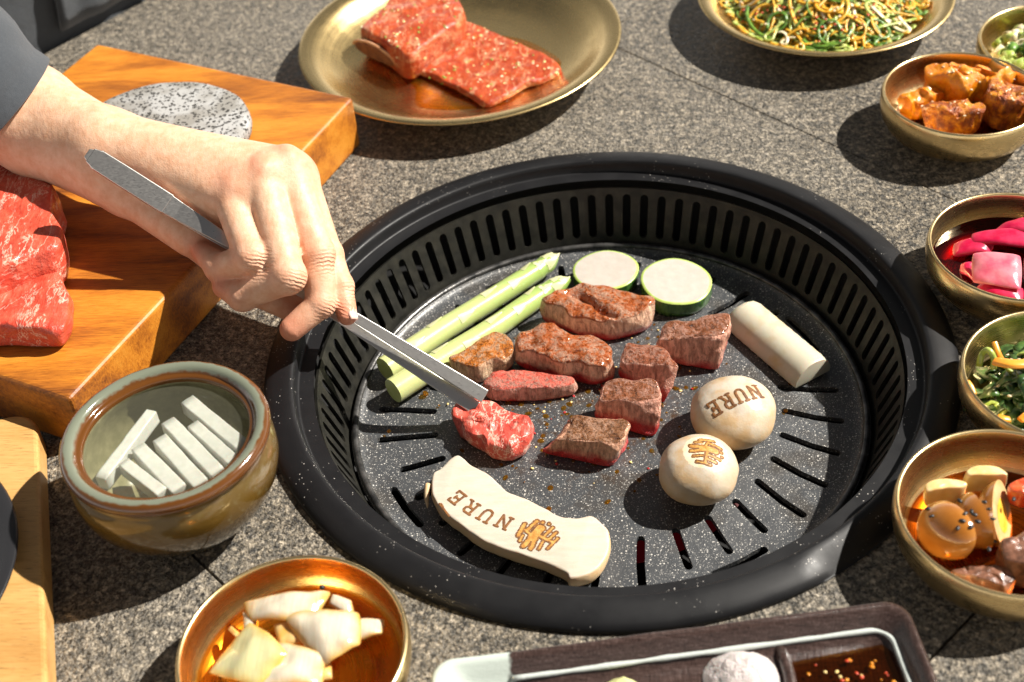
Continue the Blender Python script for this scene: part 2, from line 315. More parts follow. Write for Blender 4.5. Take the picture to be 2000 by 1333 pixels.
t.p(col=t.ramp(n1, [(.34, (.16, .035, .014)), (.48, (.36, .085, .012)), (.62, (.70, .26, .015))]), rough=.28, spec=.35, coat=.3, coatr=.10)
t.bump(n2, .8, .14); t.bump(t.voro(6), .5, .1); MT['chicken_dark'] = t.m
MT['potato'] = simple('soy_potato', (.74, .52, .18), .25, c2=(.80, .64, .34), nscale=.9, bscale=3, bstr=.1, sss=.2, sss_scale=.006, coat=.4)
t = NT('soy_egg_white'); n1 = t.noise(.5, 3)
t.p(col=t.mix(t.ramp(n1, [(.35, 0.), (.65, 1.)]), (.33, .115, .016), (.46, .20, .04)), rough=.14, coat=.5, coatr=.05); MT['egg'] = t.m
MT['egg_cut'] = simple('egg_cut_white', (.58, .38, .15), .25, c2=(.64, .47, .24), coat=.3)
MT['yolk'] = simple('egg_yolk', (.72, .38, .03), .4, c2=(.80, .52, .08), bscale=5, bstr=.3)
MT['stew'] = simple('braised_beef', (.10, .045, .028), .28, c2=(.26, .12, .075), nscale=2.2, bscale=4, bstr=.7, coat=.4)
MT['chili'] = simple('red_chili', (.62, .05, .015), .25, c2=(.74, .14, .04), bscale=5, bstr=.6, coat=.4)
MT['black_seed'] = simple('black_sesame', (.012, .012, .014), .4)
MT['seed'] = simple('white_sesame', (.72, .60, .38), .4)
MT['carrot'] = simple('carrot', (.78, .25, .015), .3, c2=(.84, .36, .04), coat=.3)
def leafy(name, a, b, **k): return simple(name, a, .32, c2=b, nscale=2.2, bscale=4, bstr=.4, coat=.35, **k)
MT['leaf'] = leafy('cooked_greens', (.020, .060, .016), (.07, .15, .03)); MT['stalk'] = leafy('green_stalk', (.24, .34, .04), (.40, .48, .10))
MT['sc_green'] = leafy('scallion_green', (.05, .13, .015), (.16, .30, .04)); MT['sc_lime'] = leafy('scallion_lime', (.30, .42, .05), (.55, .60, .20))
MT['sc_orange'] = leafy('seasoned_scallion', (.66, .30, .015), (.76, .46, .05)); MT['sc_white'] = leafy('white_scallion', (.74, .62, .34), (.80, .74, .55))
MT['flake'] = simple('chili_flake', (.55, .05, .01), .35, coat=.3)
MT['herb'] = simple('green_herb', (.16, .26, .03), .5, c2=(.30, .36, .05)); MT['garlic'] = simple('minced_garlic', (.78, .58, .22), .35, coat=.3)

# ------------------------------------------------------------------ builders
def finish(o, label=None, cat=None, group=None, kind=None):
    if label: o['label'] = label
    if cat: o['category'] = cat
    if group: o['group'] = group
    if kind: o['kind'] = kind
    return o
def thing(name, label, cat, loc, group=None):
    o = bpy.data.objects.new(name, None); col.objects.link(o); o.location = V(loc)*S; o.empty_display_size = .02
    o['base'] = 0; del o['base']
    return finish(o, label, cat, group)
def origin(p):
    v = V((0, 0, 0))
    while p: v += p.location; p = p.parent
    return v/S
def make(name, verts, faces, mat, parent=None, base=None, smooth=True, attrs=None, subsurf=0, bevel=0, mats=None, fmat=None, up=False):
    """verts in world centimetres; mesh is stored relative to the parent's base (or to base)"""
    o0 = origin(parent) if parent else V(base if base is not None else (0, 0, 0))
    me = bpy.data.meshes.new(name)
    me.from_pydata([((x-o0.x)*S, (y-o0.y)*S, (z-o0.z)*S) for x, y, z in verts], [], faces)
    for k, vals in (attrs or {}).items():
        a = me.attributes.new(k, 'FLOAT', 'POINT'); a.data.foreach_set('value', np.asarray(vals, dtype=np.float32))
    for m in (mats or [mat]): me.materials.append(MT[m])
    if fmat: me.polygons.foreach_set('material_index', np.asarray(fmat, dtype=np.int32))
    bm = bmesh.new(); bm.from_mesh(me); bmesh.ops.recalc_face_normals(bm, faces=bm.faces); bm.to_mesh(me); bm.free()
    if up:
        me.update()
        if sum(p.normal.z*p.area for p in me.polygons) < 0: me.flip_normals()
    me.polygons.foreach_set('use_smooth', [smooth]*len(me.polygons)); me.update()
    o = bpy.data.objects.new(name, me); col.objects.link(o)
    if parent: o.parent = parent
    else: o.location = o0*S
    if bevel:
        b = o.modifiers.new('bevel', 'BEVEL'); b.width = bevel*S; b.segments = 3; b.limit_method = 'ANGLE'; b.angle_limit = math.radians(40)
    if subsurf:
        s = o.modifiers.new('sub', 'SUBSURF'); s.levels = s.render_levels = subsurf
    return o
def lathe(prof, n=96, c=(0, 0), fn=None, close=False):
    """prof [(r, z)]; revolve about the vertical through c"""
    vs, fs = [], []
    for r, z in prof:
        for i in range(n):
            a = 2*math.pi*i/n; rr, zz = (fn(r, z, a) if fn else (r, z))
            vs.append((c[0]+rr*math.cos(a), c[1]+rr*math.sin(a), zz))
    m = len(prof)
    for j in range(m if close else m-1):
        for i in range(n):
            k = (i+1) % n; j2 = (j+1) % m; fs.append((j*n+i, j*n+k, j2*n+k, j2*n+i))
    if not close:
        for j in (0, m-1):
            if prof[j][0] > .001 and prof[j][0] < 0: pass
    return vs, fs
def spline(pts, n):
    """Catmull-Rom through 3-D (or 2-D) points, n samples"""
    P = [V(p) for p in pts]; P = [P[0]*2-P[1]]+P+[P[-1]*2-P[-2]]; out = []
    m = len(P)-3
    for i in range(n):
        u = i/(n-1)*m; k = min(int(u), m-1); f = u-k; a, b, c, d = P[k:k+4]
        out.append(.5*((2*b)+(c-a)*f+(2*a-5*b+4*c-d)*f*f+(3*b-a-3*c+d)*f**3))
    return out
def loop_spline(pts, n):
    P = [V(p) for p in pts]; m = len(P); out = []
    for i in range(n):
        u = i/n*m; k = int(u) % m; f = u-int(u); a, b, c, d = P[k-1], P[k], P[(k+1) % m], P[(k+2) % m]
        out.append(.5*((2*b)+(c-a)*f+(2*a-5*b+4*c-d)*f*f+(3*b-a-3*c+d)*f**3))
    return out
def fnoise(p, s, o=3): return noise.fractal(V(p)*s, 1.0, 2.0, o)
def slab(outline, z0, z1, n=56, edge=.45, amp=.12, freq=.9, seed=0, top=None, under=.25, puff=.15, rings=7):
    """rounded lump standing on z0 over a closed outline [(x, y)]; attributes h (0..1 height) and top (1 on the upper face)"""
    O = loop_spline([(x, y, 0) for x, y in outline], n); c = sum(O, V((0, 0, 0)))/n
    H = z1-z0; prof = []
    prof += [(.5, 0, 0.), (.85, 0, 0.), (1-under*.25, .03, 0.), (1.0, .22, 0.), (1.02, .5, 0.), (1.0, .75, .1)]
    e = edge
    prof += [(.985, .92, .5), (.945, .985, .9)]
    for i in range(1, rings+1):
        s = .945*(1-i/rings); prof.append((s, .985+puff*(1-s*s)*.5, 1.))
    vs, fs, hh, tt = [], [], [], []
    for s, hz, tp in prof:
        for p in O:
            d = (p-c); q = c+d*s; z = z0+H*hz
            if top: z = z0+(top(q.x, q.y)-z0)*hz
            w = V((q.x, q.y, z)); nv = noise.noise_vector((w+V((seed*7.3, seed*3.1, seed)))*freq)*amp + noise.noise_vector((w+V((seed, 0, 9)))*freq*2.7)*amp*.45
            if hz < .1: nv *= .2
            if s < .001: nv = noise.noise_vector((V((c.x, c.y, z))+V((seed*7.3, seed*3.1, seed)))*freq)*amp
            w += nv; w.z = max(w.z, z0+.002)
            vs.append(w[:]); hh.append(hz); tt.append(tp)
    m = len(prof)
    for j in range(m-1):
        for i in range(n):
            k = (i+1) % n; fs.append((j*n+i, j*n+k, (j+1)*n+k, (j+1)*n+i))
    fs.append(tuple(range(n-1, -1, -1)))
    return vs, fs, dict(h=hh, top=tt)
def hexa(c8, n=14, rnd=.35, amp=.1, freq=1., seed=0, power=6):
    """lump through 8 corners (bottom FL FR BR BL, top FL FR BR BL)"""
    C = [V(c) for c in c8]; idx, vs, fs, hh, tt = {}, [], [], [], []
    def vert(x, y, z):
        key = (round(x*1000), round(y*1000), round(z*1000))
        if key in idx: return idx[key]
        p = V((x, y, z)); L = (abs(x)**power+abs(y)**power+abs(z)**power)**(1/power)
        q = p.lerp(p/L, rnd)
        q = V((max(-1, min(1, q.x)), max(-1, min(1, q.y)), max(-1, min(1, q.z))))
        u, v, w = (q.x+1)/2, (q.y+1)/2, (q.z+1)/2
        b = C[0].lerp(C[1], u).lerp(C[3].lerp(C[2], u), v); t_ = C[4].lerp(C[5], u).lerp(C[7].lerp(C[6], u), v)
        P = b.lerp(t_, w); sd = V((seed*5.1, seed*2.3, seed))
        nv = noise.noise_vector((P+sd)*freq)*amp+noise.noise_vector((P+sd)*freq*2.8)*amp*.5
        if w < .08: nv *= .2
        P += nv; P.z = max(P.z, min(c.z for c in C[:4]))
        idx[key] = len(vs); vs.append(P[:]); hh.append(w); tt.append(max(0, min(1, (z-.72)/.25)) * (1 if max(abs(x), abs(y)) < .93 else .35)); return idx[key]
    g = [-1+2*i/n for i in range(n+1)]
    for ax in range(3):
        for s in (-1, 1):
            for i in range(n):
                for j in range(n):
                    q = []
                    for a, b in ((i, j), (i+1, j), (i+1, j+1), (i, j+1)):
                        cc = [0, 0, 0]; cc[ax] = s; cc[(ax+1) % 3] = g[a]; cc[(ax+2) % 3] = g[b]; q.append(vert(*cc))
                    fs.append(tuple(q))
    return vs, fs, dict(h=hh, top=tt)
def tube(pts, radii, n=12, flat=1.0, up=V((0, 0, 1)), caps=True):
    """swept round bar; flat < 1 squashes it along the 'up' side"""
    P = [V(p) for p in pts]; vs, fs = [], []
    for i, p in enumerate(P):
        d = (P[min(i+1, len(P)-1)]-P[max(i-1, 0)]).normalized(); s = d.cross(up)
        s = s.normalized() if s.length > 1e-4 else V((1, 0, 0)); u = s.cross(d)
        r = radii[i] if isinstance(radii, (list, tuple)) else radii
        for k in range(n):
            a = 2*math.pi*k/n; vs.append((p+s*math.cos(a)*r+u*math.sin(a)*r*flat)[:])
    for i in range(len(P)-1):
        for k in range(n):
            l = (k+1) % n; fs.append((i*n+k, i*n+l, (i+1)*n+l, (i+1)*n+k))
    if caps: fs.append(tuple(range(n))); fs.append(tuple(range((len(P)-1)*n+n-1, (len(P)-1)*n-1, -1)))
    return vs, fs
def ribbon(pts, width, th=.06, side=None):
    """thin strap along pts: box section width x th"""
    P = [V(p) for p in pts]; vs, fs = [], []
    for i, p in enumerate(P):
        d = (P[min(i+1, len(P)-1)]-P[max(i-1, 0)]).normalized(); s = side if side is not None else d.cross(V((0, 0, 1)))
        s = (s-d*s.dot(d)); s = s.normalized() if s.length > 1e-4 else V((1, 0, 0)); u = s.cross(d).normalized()
        w_ = width[i] if isinstance(width, (list, tuple)) else width
        for a, b in ((-1, -1), (1, -1), (1, 1), (-1, 1)): vs.append((p+s*a*w_/2+u*b*th/2)[:])
    for i in range(len(P)-1):
        for k in range(4):
            l = (k+1) % 4; fs.append((i*4+k, i*4+l, i*4+4+l, i*4+4+k))
    fs += [(3, 2, 1, 0), tuple(range(len(P)*4-4, len(P)*4))]
    return vs, fs
class Join:
    def __init__(s): s.v, s.f, s.m = [], [], []
    def add(s, vf, m=0):
        b = len(s.v); s.v += list(vf[0]); s.f += [tuple(i+b for i in f) for f in vf[1]]; s.m += [m]*len(vf[1]); return s
def ball(c, rx, ry, rz, q=None, n=8, m=5):
    vs, fs = [], []; q = q or Matrix.Identity(3)
    for j in range(m+1):
        t_ = math.pi*j/m
        for i in range(n):
            a = 2*math.pi*i/n; vs.append((V(c)+q @ V((rx*math.sin(t_)*math.cos(a), ry*math.sin(t_)*math.sin(a), rz*math.cos(t_))))[:])
    for j in range(m):
        for i in range(n): fs.append((j*n+i, j*n+(i+1) % n, (j+1)*n+(i+1) % n, (j+1)*n+i))
    return vs, fs
def rotq(r=rng): return Matrix.Rotation(r.uniform(0, 6.28), 3, 'Z') @ Matrix.Rotation(r.uniform(-.5, .5), 3, 'X')
def bvh(vs, fs): return BVHTree.FromPolygons([tuple(v) for v in vs], [tuple(f) for f in fs])
def poly_clip(poly, nx, ny, d):
    out = []
    for i in range(len(poly)):
        a, b = poly[i-1], poly[i]; fa, fb = nx*a[0]+ny*a[1]-d, nx*b[0]+ny*b[1]-d
        if (fa <= 0) != (fb <= 0): k = fa/(fa-fb); out.append((a[0]+(b[0]-a[0])*k, a[1]+(b[1]-a[1])*k))
        if fb <= 0: out.append(b)
    return out
def prism(poly, z0, z1):
    n = len(poly); vs = [(x, y, z0) for x, y in poly]+[(x, y, z1) for x, y in poly]
    return vs, [tuple(range(n-1, -1, -1)), tuple(range(n, 2*n))]+[(i, (i+1) % n, n+(i+1) % n, n+i) for i in range(n)]
def pxy(pts, z): return [at(x, y, z)[:2] for x, y in pts]
def sil(pts, z0, t_, scale=27.):
    """silhouette pixels of a slab of thickness t_ standing at z0 -> its plan outline"""
    ys = [p[1] for p in pts]; cy = (min(ys)+max(ys))/2; H = max(ys)-min(ys); k = max(.45, (H-t_*scale)/H)
    return [at(x, cy+(y-cy)*k, z0+t_/2)[:2] for x, y in pts]

# ------------------------------------------------------------------ the table
TE = (V((-43.76, 38.41, 0)), V((-37.83, 45.84, 0)))             # edge of the table by the person
ed = (TE[1]-TE[0]).normalized(); en = V((-ed.y, ed.x, 0))       # outward normal
table = make('table', *prism([(-60, -60), (75, -60), (75, 95), (30, 95), tuple((TE[1]+ed*55-en*.6)[:2]), tuple((TE[0]-ed*60-en*.6)[:2])], -14, -12.5), 'grout', base=(0, 0, -14), smooth=False)
finish(table, kind='structure')
T = 51.05; e1, e2 = V((1, 1, 0)).normalized(), V((1, -1, 0)).normalized()
HOLE = 19.2
for i in range(-1, 3):
    for j in range(-2, 3):
        c = e1*(i*T)+e2*(j*T); h = T/2-.05
        poly = [(c+e1*a*h+e2*b*h)[:2] for a, b in ((-1, 1), (-1, -1), (1, -1), (1, 1))]
        dz = rng.uniform(-.05, .06) if (i or j) else 0.
        if i == 0 and j == 0:
            n = 360; outer = []; inner = []
            for k in range(n):
                a = 2*math.pi*k/n; d = V((math.cos(a), math.sin(a), 0)); r = min(h/max(1e-6, abs(d.dot(e1))), (h if d.dot(e2) > 0 else h+T)/max(1e-6, abs(d.dot(e2))))
                if d.dot(en) > 1e-4: r = min(r, TE[0].dot(en)/d.dot(en))
                outer.append(d*r); inner.append(d*HOLE)
            vs = [(p.x, p.y, z) for z in (0., -3.) for p in inner]+[(p.x, p.y, z) for z in (0., -.12) for p in ([q*.998 if z == 0. else q for q in outer])]+[(p.x, p.y, -3.) for p in outer]
            fs = []
            for k in range(n):
                l = (k+1) % n
                fs += [(k, l, 2*n+l, 2*n+k), (2*n+k, 2*n+l, 3*n+l, 3*n+k), (3*n+k, 3*n+l, 4*n+l, 4*n+k), (n+k, n+l, l, k), (n+k, n+l, 4*n+l, 4*n+k)]
            make('tile', vs, fs, 'granite', table, smooth=False)
            continue
        if i == 0 and j == -1: continue
        p2 = poly_clip(poly, en.x, en.y, TE[0].dot(en))
        if len(p2) < 3: continue
        if all(abs(x) > 75 or y > 110 or y < -75 for x, y in p2): continue
        make('tile', *prism(p2, -3, dz), 'granite', table, smooth=False, bevel=.09)

# ------------------------------------------------------------------ the round grill
grill = thing('round_grill', 'round black tabletop grill with slotted wall and speckled cooking plate', 'grill', (0, 0, 0))
NA = math.atan2(-15.06, 12.26)
def notch(r, z, a):
    d = abs((a-NA+math.pi) % (2*math.pi)-math.pi)
    k = max(0, min(1, (.19-d)/.10)); k = k*k*(3-2*k)
    if r > 18.5 and z > .2: z -= k*.34*min(1, (r-18.5)/1.1); r -= k*.06
    return r, max(z, .012)
ring_prof = [(18.6, .01), (19.9, .01), (19.97, .08), (19.97, .22), (19.9, .36), (19.65, .54), (19.3, .68), (18.8, .80), (18.45, .84), (18.28, .82), (18.18, .74), (18.13, .55), (18.06, .12), (17.99, -.10), (17.90, -.19),
             (17.78, -.16), (17.70, -.09), (17.62, -.08), (17.52, -.14), (17.42, -.28), (17.34, -.30), (17.26, -.26), (17.18, -.30), (17.13, -.45), (17.10, -.75)]
make('outer_ring', *lathe(ring_prof, 288, fn=notch), 'ring', grill)
# perforated wall: 88 slots, each an opening with round ends
NS = 88; vs, fs = [], []
zt, zb = -.60, -4.62
def wr(z): return 17.08 + (15.72-17.08)*(zt-z)/(zt-zb)
sz0, sz1, hw = -3.92, -1.02, .27
for k in range(NS):
    a0 = 2*math.pi*(k+.5)/NS; half = math.pi/NS
    hole = []; m = 6
    for q in range(m+1): t_ = math.pi*q/m; hole.append((math.cos(t_)*hw, sz1-hw+math.sin(t_)*hw))
    for q in range(m+1): t_ = math.pi+math.pi*q/m; hole.append((math.cos(t_)*hw, sz0+hw+math.sin(t_)*hw))
    H = len(hole); b = len(vs)
    W = half*16.2
    def put(u, z):
        r = wr(z); a = a0+u/16.2; vs.append((r*math.cos(a), r*math.sin(a), z))
    for u, z in hole: put(u, z)
    outer = [(W, sz1-hw)]+[(W, zt), (W*.55, zt), (0, zt), (-W*.55, zt), (-W, zt)]+[(-W, sz1-hw)]
    outer += [(-W, sz0+hw)]+[(-W, zb), (-W*.55, zb), (0, zb), (W*.55, zb), (W, zb)]+[(W, sz0+hw)]
    for u, z in outer: put(u, z)
    for q in range(H): fs.append((b+q, b+(q+1) % H, b+H+(q+1) % H, b+H+q))
wall = make('slotted_wall', vs, fs, 'wall', grill)
bm = bmesh.new(); bm.from_mesh(wall.data); bmesh.ops.remove_doubles(bm, verts=bm.verts, dist=.0002*1); bmesh.ops.recalc_face_normals(bm, faces=bm.faces); bm.to_mesh(wall.data); bm.free()
so = wall.modifiers.new('thick', 'SOLIDIFY'); so.thickness = .18*S; so.offset = 0
es = wall.modifiers.new('split', 'EDGE_SPLIT'); es.split_angle = math.radians(50)
# plate with slots
PZ = -4.3
plate_prof = [(0.001, PZ+.05), (3, PZ+.045), (6, PZ+.02), (8.6, PZ), (10., PZ-.06), (11.2, PZ-.16), (12.4, PZ-.25), (13.6, PZ-.28), (14.5, PZ-.25), (14.9, PZ-.20), (15.08, PZ-.08), (15.14, PZ+.02), (15.24, PZ+.06), (15.40, PZ+.04), (15.54, PZ-.05),
              (15.54, PZ-.55), (14.6, PZ-.62), (12.4, PZ-.6), (8.6, PZ-.36), (.001, PZ-.32)]
vs, fs = lathe(plate_prof, 160)
plate = make('cooking_plate', vs, fs, 'plate', grill)
bm = bmesh.new(); bm.from_mesh(plate.data); bmesh.ops.remove_doubles(bm, verts=bm.verts, dist=.00003); bmesh.ops.recalc_face_normals(bm, faces=bm.faces); bm.to_mesh(plate.data); bm.free()
cut = Join()
def slotprism(path, hw):
    P = [V((*p, 0)) for p in path]; L, Rr = [], []
    for i, p in enumerate(P):
        d = (P[min(i+1, len(P)-1)]-P[max(i-1, 0)]).normalized(); s = V((-d.y, d.x, 0)); L.append((p+s*hw)[:2]); Rr.append((p-s*hw)[:2])
    def cap(p, d):
        a0 = math.atan2(d.y, d.x); return [(p.x+hw*math.cos(a0-math.pi/2+math.pi*k/6), p.y+hw*math.sin(a0-math.pi/2+math.pi*k/6)) for k in range(1, 6)]
    poly = Rr+cap(P[-1], (P[-1]-P[-2]).normalized())+L[::-1]+cap(P[0], (P[0]-P[1]).normalized())
    return prism(poly, PZ-1.2, PZ+.8)
def pol(r, a): a = math.radians(a); return (r*math.cos(a), r*math.sin(a))
tang = [-60.5, -147, 26, 117]
for k in range(33):
    a = -5-10.91*k
    dd = min(abs((a-q+180) % 360-180) for q in tang)
    if dd < 12: path = [pol(10.6, a), pol(12.0, a-.8), pol(12.95, a-1.2)]
    else: path = [pol(10.6, a), pol(12.3, a-1.6), pol(13.8, a-2.2)]
    cut.add(slotprism(path, .235))
for q in tang: cut.add(slotprism([pol(13.95, q-6.5), pol(13.95, q), pol(13.95, q+6.5)], .24))
cutter = make('cutter', cut.v, cut.f, 'basin', grill, smooth=False)
bo = plate.modifiers.new('slots', 'BOOLEAN'); bo.object = cutter; bo.operation = 'DIFFERENCE'; bo.solver = 'EXACT'
dg = bpy.context.evaluated_depsgraph_get()
me = bpy.data.meshes.new_from_object(plate.evaluated_get(dg)); plate.modifiers.clear(); plate.data = me
cm_ = cutter.data; bpy.data.objects.remove(cutter); bpy.data.meshes.remove(cm_)
es = plate.modifiers.new('split', 'EDGE_SPLIT'); es.split_angle = math.radians(42)
make('plate_rim', *lathe([(15.28+.20*math.cos(k*math.pi/6), PZ+.12+.17*math.sin(k*math.pi/6)) for k in range(12)], 192, close=True), 'rim_metal', grill)
make('basin', *lathe([(18.5, -.3), (18.3, -5), (16, -8.5), (10, -9.2), (.001, -9.3)], 96), 'basin', grill)
make('burner', *lathe([(6.6, -8.6), (7.2, -8.2), (8.3, -8.2), (8.9, -8.6)], 96), 'ember', grill)

# ------------------------------------------------------------------ lettering and emblem, burnt into the mushrooms
SER = .16
GLYPH = {'N': [[(.1, 0), (.1, 1)], [(.1, 1), (.8, 0)], [(.8, 0), (.8, 1)], [(-.04, 0), (.26, 0)], [(-.04, 1), (.16, 1)], [(.64, 1), (.96, 1)]],
         'U': [[(.1, 1), (.1, .3)], [(.1, .3), (.2, .08)], [(.2, .08), (.45, 0)], [(.45, 0), (.7, .08)], [(.7, .08), (.8, .3)], [(.8, .3), (.8, 1)], [(-.04, 1), (.26, 1)], [(.64, 1), (.96, 1)]],
         'R': [[(.12, 0), (.12, 1)], [(.12, 1), (.58, 1)], [(.58, 1), (.74, .86)], [(.74, .86), (.74, .66)], [(.74, .66), (.58, .52)], [(.58, .52), (.12, .52)], [(.45, .52), (.8, 0)], [(-.02, 0), (.28, 0)], [(.68, 0), (.94, 0)], [(-.02, 1), (.14, 1)]],
         'E': [[(.12, 0), (.12, 1)], [(0, 1), (.76, 1)], [(.76, 1), (.76, .8)], [(.12, .52), (.55, .52)], [(.55, .62), (.55, .42)], [(0, 0), (.78, 0)], [(.78, 0), (.78, .22)]]}
def stamp(tree, c, ux, uy, segs, width, lift, m=0, J=None):
    """strokes [(x0,y0,x1,y1)] laid on the surface under plane (c, ux, uy)"""
    nrm = ux.cross(uy).normalized(); J = J or Join()
    for si, (x0, y0, x1, y1) in enumerate(segs):
        L = math.hypot((x1-x0)*ux.length, (y1-y0)*uy.length); n = max(2, int(L/.10)+1)
        d2 = V((x1-x0, y1-y0)).normalized(); d3 = (ux*d2.x+uy*d2.y).normalized(); s3 = nrm.cross(d3).normalized()
        rows = []
        for i in range(-1, n+2):
            if i == -1: f, wf = -width*.45/max(L, .01), .55
            elif i == n+1: f, wf = 1+width*.45/max(L, .01), .55
            else: f, wf = i/n, 1.
            p = c+ux*(x0+(x1-x0)*f)+uy*(y0+(y1-y0)*f); row = []
            for k in (-1, -.5, 0, .5, 1):
                wob = 1+.16*noise.noise(p*9+V((k, 0, 0)))
                q = p+s3*k*width/2*wf*wob; hit, hn = (q, nrm) if tree is None else tree.ray_cast(q+nrm*3, -nrm)[:2]
                if hit is None: hit = q; hn = nrm
                if hn.dot(nrm) < 0: hn = -hn
                row.append((hit+hn*(lift*(1 if abs(k) < .9 else .1)+si*.0007))[:])
            rows.append(row)
        b = len(J.v)
        for r in rows: J.v += r
        for i in range(len(rows)-1):
            for k in range(4): J.f.append((b+i*5+k, b+i*5+k+1, b+i*5+5+k+1, b+i*5+5+k)); J.m.append(m)
    return J
def word(txt, pitch, segf=None):
    out = []; 
    for i, ch in enumerate(txt):
        for a, b in GLYPH[ch]: out.append((a[0]+i*pitch, a[1], b[0]+i*pitch, b[1]))
    return out
EMB = [(-.42, .66, .22, .80, .12), (-.62, .44, -.34, .50, .10), (.02, .52, .66, .46, .11), (.70, .20, .72, .20, .11), (.80, -.07, .81, -.07, .10), (-.76, .14, -.10, .12, .15), (-.70, -.20, -.16, -.06, .13),
       (-.20, .10, .40, .10, .24), (.05, -.1, .08, -.80, .11), (.14, -.28, .72, -.32, .10), (-.54, -.50, -.12, -.42, .09), (.14, -.56, .58, -.60, .10), (-.32, -.80, .36, -.84, .09), (.30, .16, .46, .20, .14), (-.08, .3, -.02, .62, .10)]
def emblem(tree, c, ux, uy, parent, n=72):
    """round tree emblem: toasted lobes with a burnt outline, laid on the surface as small faces"""
    nrm = ux.cross(uy).normalized(); A_, B_ = Join(), Join(); grid = {}
    def dist(x, y):
        d = 9
        for x0, y0, x1, y1, r in EMB:
            vx, vy = x1-x0, y1-y0; t_ = max(0, min(1, ((x-x0)*vx+(y-y0)*vy)/max(1e-9, vx*vx+vy*vy))); d = min(d, math.hypot(x-x0-vx*t_, y-y0-vy*t_)-r)
        return d+.025*noise.noise(V((x*7, y*7, 1.)))
    def vert(J, i, k, lift):
        key = (id(J), i, k)
        if key not in grid:
            q = c+ux*(-1+2*i/n)+uy*(-1+2*k/n); hit, hn = (q, nrm) if tree is None else tree.ray_cast(q+nrm*3, -nrm)[:2]
            if hit is None: hit, hn = q, nrm
            hn = hn if hn.dot(nrm) > 0 else -hn; grid[key] = len(J.v); J.v.append((hit+hn*lift)[:])
        return grid[key]
    for i in range(n):
        for k in range(n):
            d = dist(-1+2*(i+.5)/n, -1+2*(k+.5)/n)
            if d > .02: continue
            J, lift = (B_, .014) if d < -.055 else (A_, .018)
            J.f.append((vert(J, i, k, lift), vert(J, i+1, k, lift), vert(J, i+1, k+1, lift), vert(J, i, k+1, lift)))
    make('burnt_emblem', A_.v, A_.f, 'burn', parent); make('toasted_emblem_fill', B_.v, B_.f, 'burn_light', parent)

# ------------------------------------------------------------------ mushrooms on the plate
def mushroom(name, label, px, py, a, b, seed):
    zc = PZ+b*.86; c = at(px, py, zc); t_ = thing(name, label, 'mushroom', (c.x, c.y, PZ), 'button mushrooms on the grill plate')
    prof = []
    for i in range(25):
        th = math.pi*i/24; r, z = a*math.sin(th), b*math.cos(th)
        if z < 0: r *= 1-.06*(z/b)**2; z *= .80
        prof.append((max(r, .001), zc+z))
    vs, fs = lathe(prof, 56, (c.x, c.y)); out = []; hh = []
    for v in vs:
        p = V(v); d = (p-V((c.x, c.y, zc))).normalized(); k = fnoise(p+V((seed, 0, 0)), .33, 2)*.16+fnoise(p+V((0, seed, 0)), 1.1, 3)*.045
        q = p+d*k; q.z = max(q.z, PZ+.01); out.append(q[:]); hh.append((q.z-PZ)/(1.86*b))
    make('cap', out, fs, 'mushroom', t_, attrs=dict(h=hh)); return t_, bvh(out, fs), c, zc
mb, tr, c, zc = mushroom('button_mushroom', 'larger pale button mushroom branded with four letters on its cap', 1433, 809, 2.48, 1.84, 3.)
# upside-down word running right to left
pR, pL = at(1474, 770, zc+1.45), at(1394, 798, zc+1.45); d = (pL-pR); 
nrm = V((-.15, -.30, 1)).normalized(); d -= nrm*d.dot(nrm); ux = d.normalized()*.62; uy = nrm.cross(ux).normalized()*.92
J = stamp(tr, pR - ux*.45 - uy*.5, ux, uy, word('NURE', 1.36), .17, .016); make('burnt_lettering', J.v, J.f, 'burn', mb)
ms, tr, c, zc = mushroom('button_mushroom', 'smaller pale button mushroom with a round burnt emblem on its cap', 1362, 922, 2.26, 1.74, 11.)
nrm = V((.22, -.05, 1)).normalized(); cc = at(1378, 886, zc+1.45); ux = V((.97, -.25, 0)); ux = (ux-nrm*ux.dot(nrm)).normalized()*1.12; uy = nrm.cross(ux).normalized()*1.12
disc = Join(); rows = []
for i in range(9):
    for k in range(40):
        q = cc+ux*(i/8*1.22*math.cos(k*math.pi/20))+uy*(i/8*1.22*math.sin(k*math.pi/20)); hit, hn, _, _ = tr.ray_cast(q+nrm*3, -nrm); hn = hn if hn.dot(nrm) > 0 else -hn; disc.v.append((hit+hn*(.008 if i < 8 else -.01))[:])
for i in range(8):
    for k in range(40): disc.f.append((i*40+k, i*40+(k+1) % 40, i*40+40+(k+1) % 40, i*40+40+k))
MT['singe'] = simple('pale_singed_cap', (.78, .60, .36), .5, c2=(.82, .70, .52), nscale=2.)
make('singed_patch', disc.v, disc.f, 'singe', ms)
emblem(tr, cc, ux, uy, ms)

# king oyster slice
z8 = [(190, 200), (265, 125), (340, 85), (400, 120), (460, 180), (600, 250), (690, 320), (780, 410), (890, 455), (1000, 500), (1130, 565), (1260, 640), (1340, 652), (1420, 650), (1480, 640), (1530, 625), (1590, 655), (1640, 700), (1690, 760), (1705, 850), (1690, 950), (1650, 1035), (1600, 1100), (1520, 1155), (1440, 1180), (1380, 1190), (1335, 1185), (1310, 1140), (1180, 1075), (1060, 1030), (850, 960), (700, 910), (560, 850), (450, 780), (350, 700), (260, 640), (180, 560), (130, 480), (105, 400), (105, 310), (125, 240)]
OUT = [at(820+x/4.597, 870+y/4.597, PZ+1.05) for x, y in z8]
OUT = loop_spline(OUT, 140)
oc = sum(OUT, V((0, 0, 0)))/len(OUT)
oy = thing('king_oyster_slice', 'long pale king oyster mushroom slice branded with letters and round emblem', 'mushroom slice', (oc.x, oc.y, PZ))
